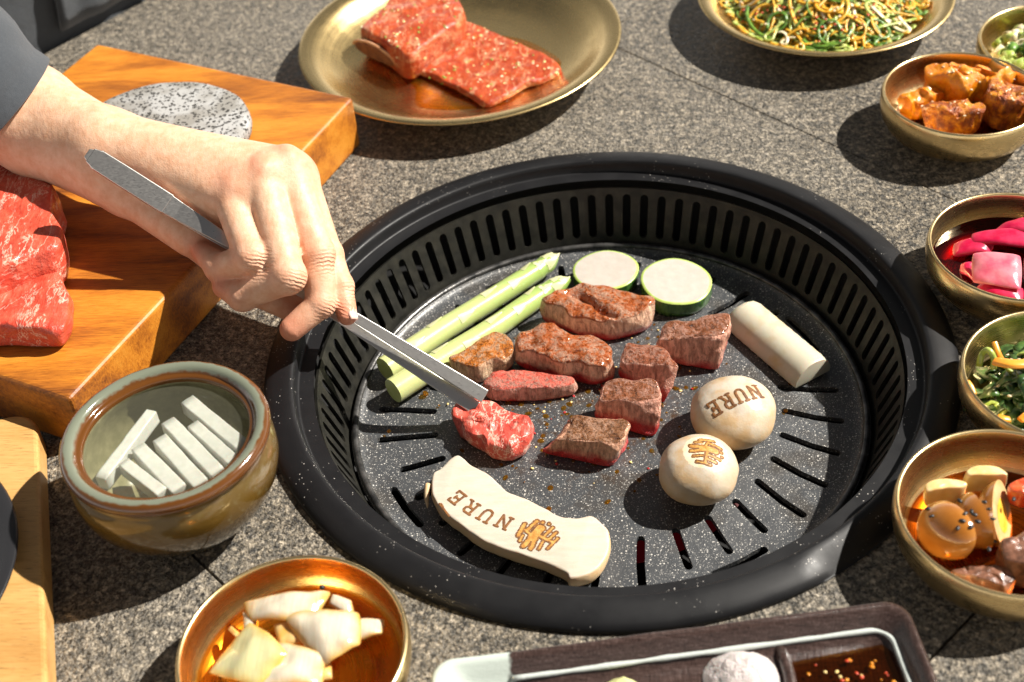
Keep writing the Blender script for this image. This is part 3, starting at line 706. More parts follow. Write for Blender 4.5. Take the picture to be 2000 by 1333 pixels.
def inset(loop, d):
    n = len(loop); out = []
    for i, p in enumerate(loop):
        t_ = (loop[(i+2) % n]-loop[i-2]).normalized(); out.append(p+V((t_.y, -t_.x, 0))*d)
    return out
sgn = -1 if sum(OUT[i-1].x*OUT[i].y-OUT[i].x*OUT[i-1].y for i in range(len(OUT))) > 0 else 1
rows = []
for ins, z, e in ((.35, PZ+.03, 1), (.12, PZ+.08, 1), (-.02, PZ+.35, 1), (-.04, PZ+.7, 1), (0, PZ+.95, .9), (.04, PZ+1.04, .65), (.10, PZ+1.07, .3), (.17, PZ+1.075, .05)):
    L = inset(OUT, ins*sgn); rows.append(([V((p.x, p.y, z)) for p in L], e))
vs, fs, eg = [], [], []
n = len(OUT)
for L, e in rows:
    for p in L:
        q = p+noise.noise_vector(p*1.7)*.05; q.z = min(q.z, PZ+1.07) if e > .1 else PZ+1.075; vs.append(q[:]); eg.append(e)
for j in range(len(rows)-1):
    for i in range(n): fs.append((j*n+i, j*n+(i+1) % n, (j+1)*n+(i+1) % n, (j+1)*n+i))
fs += [tuple(range(n-1, -1, -1)), tuple(range((len(rows)-1)*n, len(rows)*n))]
make('slice', vs, fs, 'oyster', oy, attrs=dict(edge=eg)); tr = None
# a curl of torn skin at the thin end
fl = spline([at(836, 945, PZ+.9), at(833, 968, PZ+.6), at(835, 993, PZ+.15)], 8)
make('torn_skin', *tube(fl, [.14, .17, .17, .16, .14, .11, .08, .03], 8), 'oyster', oy, attrs=dict(edge=[.8]*64))
zt_ = PZ+1.08
pN, pE = at(820+752/4.597, 870+688/4.597, zt_), at(820+330/4.597, 870+466/4.597, zt_)
ux = (pE-pN); L = ux.length; ux = ux.normalized(); uy = V((-ux.y, ux.x, 0)); uy = uy if uy.y < 0 else -uy
# slight arc: the letters turn with the stalk
J = Join()
for i, ch in enumerate('NURE'):
    f = i/3; p = pN.lerp(pE, f)+uy*(.18*math.sin(f*math.pi)); a = -.10+.28*f
    x_ = ux*math.cos(a)+uy*(-math.sin(a))*1.0; y_ = V((-x_.y, x_.x, 0)); y_ = y_ if y_.dot(uy) > 0 else -y_
    stamp(tr, p-x_*.36-y_*.42, x_*.74, y_*.86, [(a_[0], a_[1], b_[0], b_[1]) for a_, b_ in GLYPH[ch]], .165, .014, 0, J)
make('burnt_lettering', J.v, J.f, 'burn', oy)
p0, p1, p2 = (at(820+x/4.597, 870+y/4.597, zt_) for x, y in ((180, 525), (262, 635), (215, 560)))
J = stamp(tr, p0, (p1-p0), V((0, 0, 1)).cross(p1-p0), [(0, 0, 1, 0), (.0, -.02, .45, -.02), (.05, .05, .3, .03)], .13, .014); make('burnt_mark', J.v, J.f, 'burn', oy)
ce = at(820+1050/4.597, 870+812/4.597, zt_)
emblem(tr, ce, uy*-1.28, ux*1.28, oy)

# ------------------------------------------------------------------ vegetables on the plate
for i, (pts, lab) in enumerate(((((752, 722), (850, 655), (950, 592), (1040, 535), (1088, 503)), 'pale green asparagus spear lying against the far wall of the plate'),
                                (((768, 764), (860, 706), (960, 644), (1050, 582), (1112, 546)), 'pale green asparagus spear nearest the meat, crossed by the tweezers'))):
    P = spline([at(x, y, PZ+.74) for x, y in pts], 44); rad = []
    for k in range(44):
        f = k/43; r = .82-.18*f
        if f > .80: r = .60+.06*math.sin((f-.8)/.2*3.1)-.44*max(0, (f-.86)/.14)**1.6
        rad.append(max(r, .05))
    vs, fs = tube(P, rad, 16)
    a = thing('asparagus_spear', lab, 'asparagus', (P[0].x, P[0].y, PZ), 'asparagus spears on the grill plate')
    make('stem', vs, fs[:-2]+fs[-1:], 'asp', a, attrs=dict(h=[k/43 for k in range(44) for _ in range(16)]))
    d = (P[0]-P[1]).normalized(); s = d.cross(V((0, 0, 1))).normalized(); u = s.cross(d)
    cv = [(P[0]+d*.012+(s*math.cos(q*math.pi/10)+u*math.sin(q*math.pi/10))*.80)[:] for q in range(20)]
    make('cut_end', cv, [tuple(range(20))], 'asp_cut', a)
    for k, (f, ang) in enumerate(((.12, 1.2), (.24, 2.0), (.37, .8), (.50, 1.7), (.62, 1.0), (.72, 2.1), (.79, 1.3), (.84, .7), (.88, 1.9), (.92, 1.2))):
        j = int(f*43); p = P[j]; d = (P[j+1]-P[j]).normalized(); s = d.cross(V((0, 0, 1))).normalized(); u = s.cross(d); r = rad[j]
        o_ = s*math.cos(ang)+u*math.sin(ang); w_ = d.cross(o_); Ls = 1.25 if f < .7 else .95; g = []; ff = []
        for q in range(6):
            t_ = q/5; wd = (.30 if f < .7 else .36)*(1-t_**1.5)+.01
            rr = rad[min(43, int((f+t_*Ls/12.5)*43))]
            for b in (-1, 0, 1): 
                x_ = b*wd; g.append((p+d*t_*Ls+w_*x_+o_*(math.sqrt(max(.001, rr*rr-x_*x_))+.03+.06*t_*(b == 0)))[:])
        for q in range(5):
            for b in range(2): ff.append((q*3+b, q*3+b+1, q*3+4+b, q*3+3+b))
        make('scale_leaf', g, ff, 'asp_scale', a)
for px, py, r, th, tilt, lab in ((1183, 527, 2.14, 1.05, V((0, .02, 1)), 'round zucchini slice touching the asparagus tips'), (1321, 549, 2.26, 1.25, V((.10, -.05, 1)), 'round zucchini slice behind the steak cubes, dark skin facing out')):
    tz = PZ+th; c = at(px, py, tz); a = thing('zucchini_slice', lab, 'zucchini slice', (c.x, c.y, PZ), 'zucchini slices on the grill plate')
    def fz(rr, z, an, c=c, tilt=tilt, r=r): 
        k = 1+.025*math.sin(2*an+1)+.012*math.sin(5*an); return rr*k, (z+(-tilt.x*rr*math.cos(an)-tilt.y*rr*math.sin(an)) if z > PZ+.4 else z)
    make('skin', *lathe([(r*.9, PZ+.01), (r*.985, PZ+.06), (r*1.01, PZ+.5), (r, tz-.06)], 64, (c.x, c.y), fz), 'zuc_skin', a)
    make('rim', *lathe([(r, tz-.06), (r*.985, tz-.01), (r*.93, tz+.01)], 64, (c.x, c.y), fz), 'zuc_rim', a)
    make('flesh', *lathe([(r*.93, tz+.01), (r*.7, tz+.02), (r*.3, tz+.03), (.001, tz+.03)], 64, (c.x, c.y), fz), 'zuc', a)
# pale half-round stick
A, B = at(1437, 600, PZ+.62), at(1588, 728, PZ+.62); d = (B-A).normalized(); s = V((d.y, -d.x, 0)); vs, fs = [], []
m = 30; sec = [(x_*1.1, z_*1.06) for x_, z_ in ((-1.28, 0), (-1.30, .35), (-1.12, .85), (-.72, 1.22), (-.2, 1.36), (.35, 1.30), (.85, 1.0), (1.18, .5), (1.25, .1), (1.2, 0))]
for i in range(m+1):
    f = i/m; k = 1.; p = A.lerp(B, f)
    if f < .12: k = math.sqrt(max(.02, 1-((.12-f)/.12)**2))
    if f > .985: k = .96
    for x_, z_ in sec: vs.append((p.x+s.x*x_*k, p.y+s.y*x_*k, PZ+.02+z_*k*(1 if f > .12 else .25+.75*k)+.02*math.sin(i*2.2+x_)))
q = len(sec)
for i in range(m):
    for k in range(q): fs.append((i*q+k, i*q+(k+1) % q, i*q+q+(k+1) % q, i*q+q+k))
fs += [tuple(range(q)), tuple(range(m*q+q-1, m*q-1, -1))]
finish(make('rice_cake_stick', vs, fs, 'cake', base=(A.x, A.y, PZ), bevel=.08), 'thick pale cream half-round stick lying between steak and slotted wall', 'rice cake')

# ------------------------------------------------------------------ meat on the plate
GM = 'beef pieces on the grill plate'
def seam(p, q, z1, dep, wid):
    a, b = at(*p, z1), at(*q, z1); a.z = b.z = 0; L_ = (b-a)
    def f(x, y):
        v = V((x, y, 0)); t_ = max(0, min(1, (v-a).dot(L_)/L_.length_squared)); d = (v-a-L_*t_).length; return z1-dep*math.exp(-(d/wid)**2)
    return f
def steak_slab(px, t_, lab, mat, name='steak_piece', seed=0, z0=PZ+.02, amp=.13, freq=.9, scale=27., **k):
    o = sil(px, z0, t_, scale); vs, fs, at_ = slab(o, z0, z0+t_, amp=amp, freq=freq, seed=seed, n=72, **k)
    c = V((sum(p[0] for p in o)/len(o), sum(p[1] for p in o)/len(o), z0))
    return finish(make(name, vs, fs, mat, base=c, attrs=at_, subsurf=1), lab, 'beef piece', GM)
def steak_cube(tops, z1, bots, lab, mat, seed=0, amp=.20, z0=PZ+.02, rnd=1.):
    BL, BR, FR, FL = (at(x, y, z1) for x, y in tops); bl, br = (at(x, y, z0) for x, y in bots)
    bBL = V((BL.x, BL.y, z0))+(bl-V((FL.x, FL.y, z0)))*.3; bBR = V((BR.x, BR.y, z0))+(br-V((FR.x, FR.y, z0)))*.3
    vs, fs, a = hexa((bl, br, bBR, bBL, FL, FR, BR, BL), 22, rnd, amp, .8, seed, 8)
    c = (bl+br+bBL+bBR)/4
    gx = sum((V(v) for v in vs), V((0, 0, 0)))/len(vs); vs = [(gx.x+(v[0]-gx.x)*1.08, gx.y+(v[1]-gx.y)*1.08, z0+(v[2]-z0)*1.05) for v in vs]
    return finish(make('steak_cube', vs, fs, mat, base=c, attrs=a, subsurf=1), lab, 'beef cube', GM)
MT['cubeA'] = seared('seared_cube_a', redz=.20, seed=1.); MT['cubeB'] = seared('seared_cube_b', redz=.30, seed=5., gold=(.27, .064, .016)); MT['cubeC'] = seared('seared_cube_c', redz=.40, seed=9., side=(.64, .33, .24))
MT['cubeD'] = seared('seared_cube_d', redz=.36, seed=14., gold=(.20, .075, .022), side=(.66, .37, .24))
MT['sA'] = seared('seared_steak_a', (.105, .014, .002), (.44, .092, .004), (.76, .47, .32), .26, .24, 21.); MT['sB'] = seared('seared_steak_b', (.100, .014, .002), (.41, .084, .004), (.74, .45, .31), .36, .24, 31.)
MT['sC'] = seared('seared_steak_c', (.100, .022, .003), (.52, .15, .006), (.74, .50, .32), .08, .26, 41.)
steak_cube(((1297, 632), (1426, 609), (1420, 656), (1290, 664)), PZ+2.55, ((1286, 703), (1398, 730)), 'large seared steak cube beside the pale half-round stick', 'cubeA', 1)
steak_cube(((1226, 668), (1296, 680), (1334, 718), (1214, 706)), PZ+2.15, ((1209, 742), (1300, 794)), 'seared steak cube in the middle of the row of three', 'cubeB', 2)
steak_cube(((1186, 742), (1280, 744), (1288, 782), (1170, 784)), PZ+2.35, ((1166, 826), (1280, 860)), 'seared steak cube with red lower edge, between two other cubes', 'cubeC', 3)
steak_cube(((1118, 810), (1230, 822), (1212, 868), (1096, 860)), PZ+1.75, ((1060, 884), (1194, 918)), 'seared steak cube nearest the small mushroom, raw red at one end', 'cubeD', 4)
sA = [(1056, 604), (1082, 585), (1124, 562), (1150, 557), (1200, 566), (1247, 581), (1277, 600), (1276, 626), (1244, 652), (1199, 671), (1172, 667), (1127, 652), (1094, 632), (1062, 614)]
steak_slab(sA, 1.8, 'seared steak piece nearest the zucchini, split by a seam', 'sA', seed=3, amp=.28, scale=24, top=seam((1118, 572), (1206, 618), PZ+2.0, .6, .25), rings=14)
sB = [(1004, 671), (1030, 650), (1067, 630), (1094, 637), (1135, 660), (1176, 682), (1202, 720), (1199, 742), (1169, 757), (1135, 750), (1090, 736), (1060, 724), (1040, 716), (1012, 704)]
steak_slab(sB, 1.9, 'long seared steak piece with pink edge in the middle of the plate', 'sB', seed=5, amp=.30, scale=24, rings=12)
sC = [(878, 727), (899, 712), (935, 678), (970, 645), (985, 652), (1004, 682), (1000, 705), (974, 727), (929, 752), (899, 741)]
steak_slab(sC, 1.6, 'small golden seared steak piece beside the asparagus', 'sC', seed=8, amp=.26, scale=22)
MT['sD'] = seared('half_raw_steak', (.56, .05, .035), (.68, .13, .085), (.60, .33, .25), .02, .26, 51.)
sD = [(942, 752), (962, 736), (980, 723), (1010, 720), (1060, 727), (1120, 744), (1118, 768), (1082, 780), (1037, 784), (974, 788), (948, 775)]
steak_slab(sD, 1.15, 'flat steak piece still red on top beside the tweezer tips', 'sD', seed=11, amp=.24, scale=24)
sE = [(886, 806), (899, 786), (930, 778), (965, 790), (1000, 810), (1034, 825), (1042, 851), (1030, 881), (1000, 904), (965, 898), (944, 882), (914, 858), (890, 830)]
steak_slab(sE, 1.35, 'raw marbled beef piece held in the tweezer tips', 'raw2', name='raw_beef_piece', seed=14, amp=.34, freq=1.1, scale=20)

# ------------------------------------------------------------------ tweezers
TIP, END = V((-7.5, -1.1, -2.75)), at(170, 300, 11.5); ax = (END-TIP).normalized()
vw = (CAM-(TIP+END)*.5).normalized(); n0 = (vw-ax*vw.dot(ax)).normalized(); s0 = ax.cross(n0)
fn_ = (n0*math.cos(.17)+s0*math.sin(.17)).normalized()           # direction in which the two arms part
wd_ = ax.cross(fn_).normalized()
L = (END-TIP).length
tw = thing('tweezers', 'long steel grilling tweezers held in the hand, gripping raw beef', 'tweezers', TIP)
SPL = .40 if wd_.dot(s0) > 0 else -.40
def arm(sg):
    pts, wid = [], []
    for i in range(41):
        f = i/40; gap = .34+.24*math.sin(min(1, f/.78)*math.pi)**.9+(.0 if f < .78 else -.08)
        if f > .70: gap = max(.13, gap*(1-(f-.70)/.12))
        pts.append(TIP+ax*(L*f)+fn_*(sg*gap*.7)+wd_*(sg*SPL*max(0, 1-f/.62)**.8))
        w_ = .84-.26*min(1, f/.35)
        if f > .62: w_ = .60+(f-.62)/.2*.62 if f < .82 else 1.22
        if f > .975: w_ *= math.sqrt(max(.15, 1-((f-.975)/.028)**2))
        wid.append(w_)
    return ribbon(pts, wid, .13, wd_)
make('arm', *arm(1), 'steel', tw, smooth=False, bevel=.04); make('arm', *arm(-1), 'steel', tw, smooth=False, bevel=.04)
make('handle_plate', *ribbon([TIP+ax*L*f for f in (.80, .86, .92, .97, .992)], [1.26, 1.26, 1.26, 1.22, .9], .36, wd_), 'steel', tw, smooth=False, bevel=.06)

# ------------------------------------------------------------------ person: hand, forearm, sleeve and apron
def round_cone(P, a, b, ra, rb):
    ab = b-a; L2 = float(ab @ ab); t_ = np.clip(((P-a) @ ab)/L2, 0, 1); d = P-a-t_[..., None]*ab
    return np.sqrt((d*d).sum(-1))-(ra+(rb-ra)*t_)
def smin(a, b, k):
    h = np.clip(.5+.5*(b-a)/k, 0, 1); return b+(a-b)*h-k*h*(1-h)
def surface_nets(F, lo_, st):
    nx, ny, nz = F.shape; ins = F < 0
    c = [ins[i:nx-1+i, j:ny-1+j, k:nz-1+k] for i in (0, 1) for j in (0, 1) for k in (0, 1)]
    cnt = sum(x.astype(np.int8) for x in c); act = (cnt > 0) & (cnt < 8); ids = -np.ones(act.shape, int); I = np.argwhere(act); ids[act] = np.arange(len(I))
    acc = np.zeros((len(I), 3)); num = np.zeros(len(I)); cor = [(i, j, k) for i in (0, 1) for j in (0, 1) for k in (0, 1)]
    for p in cor:
        for d in range(3):
            if p[d]: continue
            q = list(p); q[d] = 1
            fa = F[I[:, 0]+p[0], I[:, 1]+p[1], I[:, 2]+p[2]]; fb = F[I[:, 0]+q[0], I[:, 1]+q[1], I[:, 2]+q[2]]
            m = (fa < 0) != (fb < 0); tt = np.where(m, fa/np.where(m, fa-fb, 1), 0)
            pt = np.array(p, float)[None].repeat(len(I), 0); pt[:, d] += tt; acc[m] += pt[m]; num[m] += 1
    vs = (I+acc/num[:, None])*st+lo_; fs = []
    for d in range(3):
        e, g = (d+1) % 3, (d+2) % 3; sl = [slice(1, -1)]*3; sl[d] = slice(0, -1)
        s0_ = [slice(None)]*3; s1_ = [slice(None)]*3; s0_[d] = slice(0, -1); s1_[d] = slice(1, None)
        ch = ins[tuple(s0_)] != ins[tuple(s1_)]; Q = np.argwhere(ch)
        Q = Q[(Q[:, e] > 0) & (Q[:, g] > 0) & (Q[:, e] < F.shape[e]-1) & (Q[:, g] < F.shape[g]-1)]
        u = np.zeros(3, int); u[e] = 1; v = np.zeros(3, int); v[g] = 1
        f = np.stack([ids[tuple((Q-o).T)] for o in (u*0, u, u+v, v)], 1); flip = ins[tuple(Q.T)]; f[flip] = f[flip][:, ::-1]; fs.append(f)
    return vs, np.concatenate(fs)
a3 = lambda x, y, z: np.array(at(x, y, z)[:])
W0 = a3(212, 298, 8.8)
K = dict(A=a3(452, 388, 8.5), B=a3(512, 350, 9.2), C=a3(560, 326, 9.1), D=a3(588, 350, 8.2))
FING = [[(K['A'], 1.08), (a3(492, 504, 7.0), 0.94), (a3(428, 524, 5.8), 0.81), (a3(397, 494, 6.0), 0.65)],
        [(K['B'], 1.12), (a3(562, 540, 6.3), 1.02), (a3(474, 578, 4.9), 0.87), (a3(438, 560, 5.0), 0.70)],
        [(K['C'], 1.12), (a3(620, 496, 6.1), 0.98), (a3(626, 594, 4.1), 0.83), (a3(570, 643, 3.3), 0.72)],
        [(K['D'], 1.0), (a3(640, 498, 5.0), 0.89), (a3(664, 560, 3.9), 0.78), (a3(678, 616, 3.0), 0.61)],
        [(a3(400, 470, 5.6), 1.42), (a3(500, 565, 3.9), 1.00), (a3(590, 612, 2.5), 0.78)]]
PALM = [(W0, K['A'], 2.05, 1.15), (W0, K['B'], 2.2, 1.15), (W0, K['C'], 2.2, 1.15), (W0, K['D'], 2.0, 1.05), (a3(245, 372, 7.3), a3(375, 462, 6.2), 1.35, 1.25), (a3(330, 370, 7.4), K['B']*.6+K['A']*.4+np.array([0, 0, -.7]), 1.6, 1.0),
        (W0, a3(245, 372, 7.3), 2.2, 1.45), ((K['A']+K['B'])/2, (K['A']+K['B'])*.31+(a3(492, 504, 7.0)+a3(562, 540, 6.3))*.19+np.array([0, 0, -.1]), .95, .62), ((K['B']+K['C'])/2, (K['B']+K['C'])*.32+(a3(562, 540, 6.3)+a3(620, 496, 6.1))*.18+np.array([0, 0, -.1]), 1.0, .62), ((K['C']+K['D'])/2, (K['C']+K['D'])*.32+(a3(640, 498, 5.0)+a3(620, 496, 6.1))*.18, 1.0, .7), (a3(300, 330, 7.6), a3(430, 420, 6.6), 1.6, 1.5)]
ARM = [(W0+np.array([0, 0, .15]), a3(60, 218, 9.4), 2.3, 2.85), (W0-np.array([.2, .7, .9]), a3(70, 262, 8.6), 2.0, 2.6), (a3(60, 218, 9.4), np.array(near(-230, 60, at(60, 218, 9.4)-CF*3.5)[:]), 2.85, 3.1), (a3(70, 262, 8.6), np.array(near(-230, 90, at(70, 262, 8.6)-CF*3.5)[:]), 2.6, 2.8)]
lo_ = np.array([-44., -5., 1.0]); hi_ = np.array([-12.5, 17., 19.]); st = .125
dims = np.ceil((hi_-lo_)/st).astype(int)
AX = [lo_[i]+st*np.arange(dims[i]) for i in range(3)]
def field(prims, k):
    F = np.full(dims, 4., np.float32)
    for a, b, ra, rb in prims:
        m = max(ra, rb)+1.6; i0 = np.maximum(0, ((np.minimum(a, b)-m-lo_)/st).astype(int)); i1 = np.minimum(dims, ((np.maximum(a, b)+m-lo_)/st).astype(int)+1)
        if (i1 <= i0).any(): continue
        sl = tuple(slice(p, q) for p, q in zip(i0, i1)); G = np.stack(np.meshgrid(*[AX[i][sl[i]] for i in range(3)], indexing='ij'), -1)
        F[sl] = smin(F[sl], round_cone(G, a, b, ra, rb), k)
    return F
F = field(PALM+ARM, .9)
kn = field([(K[q]+np.array([.1, .2, .75]), K[q]+np.array([.25, -.1, .72]), .52, .48) for q in 'ABC'], .1); F = smin(F, kn, .5)
for ch in FING:
    P_ = [(a, b, ra, rb) for (a, ra), (b, rb) in zip(ch, ch[1:])]
    P_ += [(j, j+np.array([.02, 0, .02]), r*1.06, r*1.06) for j, r in ch[1:-1]]
    F = smin(F, field(P_, .16), .20)
hv, hf = surface_nets(F, lo_, st)
lab_ = np.arange(len(hv))
while True:                                  # keep the one big connected surface
    m_ = lab_[hf].min(1); old = lab_.copy()
    for q in range(4): np.minimum.at(lab_, hf[:, q], m_)
    lab_ = lab_[lab_]
    if (lab_ == old).all(): break
big = np.bincount(lab_).argmax(); keep = lab_ == big; ren = np.cumsum(keep)-1; hf = ren[hf[keep[hf].all(1)]]; hv = hv[keep]
joints = [j for ch in FING for j, r in ch[1:]]+[K[q]+np.array([.1, .1, .9]) for q in 'ABCD']
red_ = np.zeros(len(hv))
for ji, j in enumerate(joints): red_ = np.maximum(red_, .60*np.exp(-((hv-j)**2).sum(1)/(1.0**2)))
for ch in FING: red_ = np.maximum(red_, .95*np.exp(-((hv-ch[-1][0])**2).sum(1)/(1.15**2)))
wrc, wrm = np.zeros(len(hv)), np.zeros(len(hv))
for ch in FING[:4]:
    for q in (1, 2):
        j = ch[q][0]; d_ = ch[q+1][0]-ch[q-1][0]; d_ = d_/np.linalg.norm(d_); bend = (j-(ch[q+1][0]+ch[q-1][0])/2); bend = bend/np.linalg.norm(bend)
        m_ = np.exp(-((hv-(j+bend*.7))**2).sum(1)/(.62**2)); k_ = m_ > wrm; wrc[k_] = ((hv-j) @ d_)[k_]; wrm = np.maximum(wrm, m_)
pb = V((TE[0]+ed*4+en*12)[:]); 
person = thing('person', 'person in charcoal sleeve reaching over the table with steel tweezers', 'person', (pb.x, pb.y, -60))
hand = make('hand', [tuple(v) for v in hv], [tuple(int(i) for i in f) for f in hf], 'skin', person, attrs=dict(red=red_, wrc=wrc, wrm=wrm))
sm = hand.modifiers.new('smooth', 'SMOOTH'); sm.factor = .5; sm.iterations = 4
# nail of the index finger
tip = V(FING[3][-1][0]); dip = V(FING[3][-2][0]); d = (tip-dip).normalized(); o_ = V((.82, -.2, .55)); o_ = (o_-d*o_.dot(d)).normalized(); s = d.cross(o_).normalized(); g, ff = [], []
for i in range(8):
    for k in range(7):
        u = i/7; x_ = (k/6-.5)*.80*(1 if .12 < u < .8 else .78); r = .60
        g.append((tip+d*(-.50+u*.98)+s*r*math.sin(x_/r)+o_*(r*math.cos(x_/r)+.03-.10*u*u))[:])
for i in range(7):
    for k in range(6): ff.append((i*7+k, i*7+k+1, i*7+8+k, i*7+7+k))
nl = make('fingernail', g, ff, 'nail', person); sd = nl.modifiers.new('t', 'SOLIDIFY'); sd.thickness = .05*S
# sleeve: a tube of cloth with an open cuff
S0 = near(4, 222, at(60, 218, 9.4)-CF*.7); S1 = near(-226, 40, S0-CF*4.0); axs = (S1-S0).normalized(); u1 = axs.cross(V((0, 0, 1))).normalized(); u2 = u1.cross(axs)
vs, fs = [], []; n = 64; m = 40
rowsS = [(0.0, -.35), (0.0, -.12), (.05, 0.), (.12, .0)]+[(.25+i/m*16, 0) for i in range(m)]
tiltd = V((CR.x*.5+CU.x*.86, CR.y*.5+CU.y*.86, CR.z*.5+CU.z*.86))
for l, dr in rowsS:
    for k in range(n):
        a = 2*math.pi*k/n; o_ = u1*math.cos(a)+u2*math.sin(a); r = 4.55+.06*l+dr
        base_ = S0+axs*l; sh = 0.
        p = base_-axs*(sh*(1-min(1, l/14))*1.0)+o_*r
        wr_ = fnoise(p, .22, 3)*.38*min(1, l/2)+.10*math.sin(l*1.6+3*math.sin(a*1.5))*min(1, l/3)
        if .9 < l < 1.15: wr_ -= .05
        vs.append((p+o_*wr_)[:])
for j in range(len(rowsS)-1):
    for k in range(n): fs.append((j*n+k, j*n+(k+1) % n, (j+1)*n+(k+1) % n, (j+1)*n+k))
slv = make('sleeve', vs, fs, 'cloth', person); sd = slv.modifiers.new('t', 'SOLIDIFY'); sd.thickness = .22*S; sd.offset = -1
# apron-covered body standing at the table's edge
vs, fs = [], []; m, n = 40, 72
for j in range(m):
    z = -30+j/(m-1)*75
    for k in range(n):
        a = 2*math.pi*k/n; sx = math.copysign(abs(math.cos(a))**.7, math.cos(a))*17; sy = math.copysign(abs(math.sin(a))**.7, math.sin(a))*10
        p = TE[0]+ed*(3+sx)+en*(10.4+sy-.10*max(0, z))+V((0, 0, z)); p += (en*1.0)*fnoise(V((p.x, p.y, z*.4)), .13, 3)*.9
        vs.append(p[:])
for j in range(m-1):
    for k in range(n): fs.append((j*n+k, j*n+(k+1) % n, (j+1)*n+(k+1) % n, (j+1)*n+k))
fs.append(tuple(range((m-1)*n, m*n)))
ap = make('apron', vs, fs, 'cloth', person)
vs, fs = [], []
for j in range(10):
    for k in range(14):
        z = 1.2+j/9*11; q = TE[0]+ed*(1+k/13*10)+en*(.02-.10*z)+V((0, 0, z)); vs.append((q+en*fnoise(V((q.x, q.y, z*.4)), .13, 3)*.9-en*.25)[:])
for j in range(9):
    for k in range(13): fs.append((j*14+k, j*14+k+1, j*14+15+k, j*14+14+k))
pk_ = make('pocket', vs, fs, 'cloth', ap); sd = pk_.modifiers.new('t', 'SOLIDIFY'); sd.thickness = .3*S

# ------------------------------------------------------------------ acacia board with stone disc and raw beef
c1, c2, c0 = V((-16.85, 22.56, 0)), V((-29.15, -6.69, 0)), V((-37.35, 31.74, 0)); c3 = c2+(c0-c1)
board = finish(make('wooden_board', *prism([c[:2] for c in (c2, c1, c0, c3)], .02, 4.), 'board', base=(*((c1+c3)/2)[:2], 0), smooth=False, bevel=.28), 'thick orange-brown wooden serving board under the stone disc', 'serving board')
cs = at(312, 252, 5.1)
finish(make('stone_disc', *lathe([(.001, 4.02), (5.6, 4.02), (5.9, 4.15), (6.0, 4.6), (5.96, 5.0), (5.82, 5.16), (5.4, 5.22), (.001, 5.24)], 96, (cs.x, cs.y), lambda r, z, a: (r*(1+.012*math.sin(3*a+1)+.006*math.sin(11*a)), z)), 'lava', base=(cs.x, cs.y, 4.02)), 'round grey pitted lava stone disc lying on the wooden board', 'stone disc')
beef = thing('raw_beef_cut', 'folded raw red beef cut with white marbling on the wooden board', 'raw beef', (*at(20, 520, 4)[:2], 4.02))
MT['rawcut'] = rawmeat('raw_beef_cut', (.48, .040, .022), (.64, .115, .065), (.74, .44, .34), .60, 1.0, True, .35)
o1 = pxy([(-140, 335), (-60, 318), (20, 333), (100, 368), (118, 396), (110, 436), (128, 492), (100, 522), (30, 552), (-40, 575), (-140, 560)], 5.9)
o2 = pxy([(-140, 560), (-30, 560), (60, 528), (108, 520), (124, 556), (140, 608), (128, 640), (98, 652), (30, 648), (-60, 652), (-140, 640)], 5.3)
v, f, a = slab(o1, 4.03, 7.1, 96, amp=.40, freq=.5, seed=2, puff=.1); make('upper_fold', v, f, 'rawcut', beef, attrs=a, subsurf=1)
v, f, a = slab(o2, 4.03, 5.7, 96, amp=.32, freq=.55, seed=6, puff=.1); make('lower_fold', v, f, 'rawcut', beef, attrs=a, subsurf=1)

# ------------------------------------------------------------------ bamboo board with black plate
bc, bd = at(72, 799, 1.9), at(92, 1333, 1.9); yd = (bd-bc).normalized(); yd.z = 0; xd = V((yd.y, -yd.x, 0)); xd = xd if xd.x < 0 else -xd
pts = []
for cx, cy, a0 in ((2.0, 2.0, 0), (20, 2.0, 1), (20, 24, 2), (2.0, 24, 3)):
    r = 1.6 if a0 in (0, 1) else 1.
    for k in range(7):
        a = math.pi+a0*math.pi/2+k/6*math.pi/2; pts.append((cx-2+r+math.cos(a)*r if a0 in (0, 3) else cx+math.cos(a)*r, cy-2+r+math.sin(a)*r))
poly = [(bc+xd*x+yd*y)[:2] for x, y in pts]
finish(make('bamboo_board', *prism(poly, .02, 1.9), 'bamboo', base=(*bc[:2], 0), smooth=False, bevel=.25), 'pale bamboo board with rounded corner beside the stoneware bowl', 'serving board')
q1, q2, q3 = (at(*p, 2.5) for p in ((1, 942), (36, 1042), (1, 1172)))
ax_, ay_, bx_, by_, cx_, cy_ = q1.x, q1.y, q2.x, q2.y, q3.x, q3.y
dd = 2*(ax_*(by_-cy_)+bx_*(cy_-ay_)+cx_*(ay_-by_))
ux_ = ((ax_**2+ay_**2)*(by_-cy_)+(bx_**2+by_**2)*(cy_-ay_)+(cx_**2+cy_**2)*(ay_-by_))/dd; uy_ = ((ax_**2+ay_**2)*(cx_-bx_)+(bx_**2+by_**2)*(ax_-cx_)+(cx_**2+cy_**2)*(bx_-ax_))/dd
pr = math.hypot(ax_-ux_, ay_-uy_)
finish(make('black_plate', *lathe([(.001, 1.92), (pr*.7, 1.92), (pr*.95, 2.2), (pr, 2.5), (pr-.12, 2.58), (pr*.93, 2.4), (pr*.7, 2.15), (.001, 2.12)], 96, (ux_, uy_)), 'black_plate', base=(ux_, uy_, 1.92)), 'glossy black round plate lying on the bamboo board', 'plate')

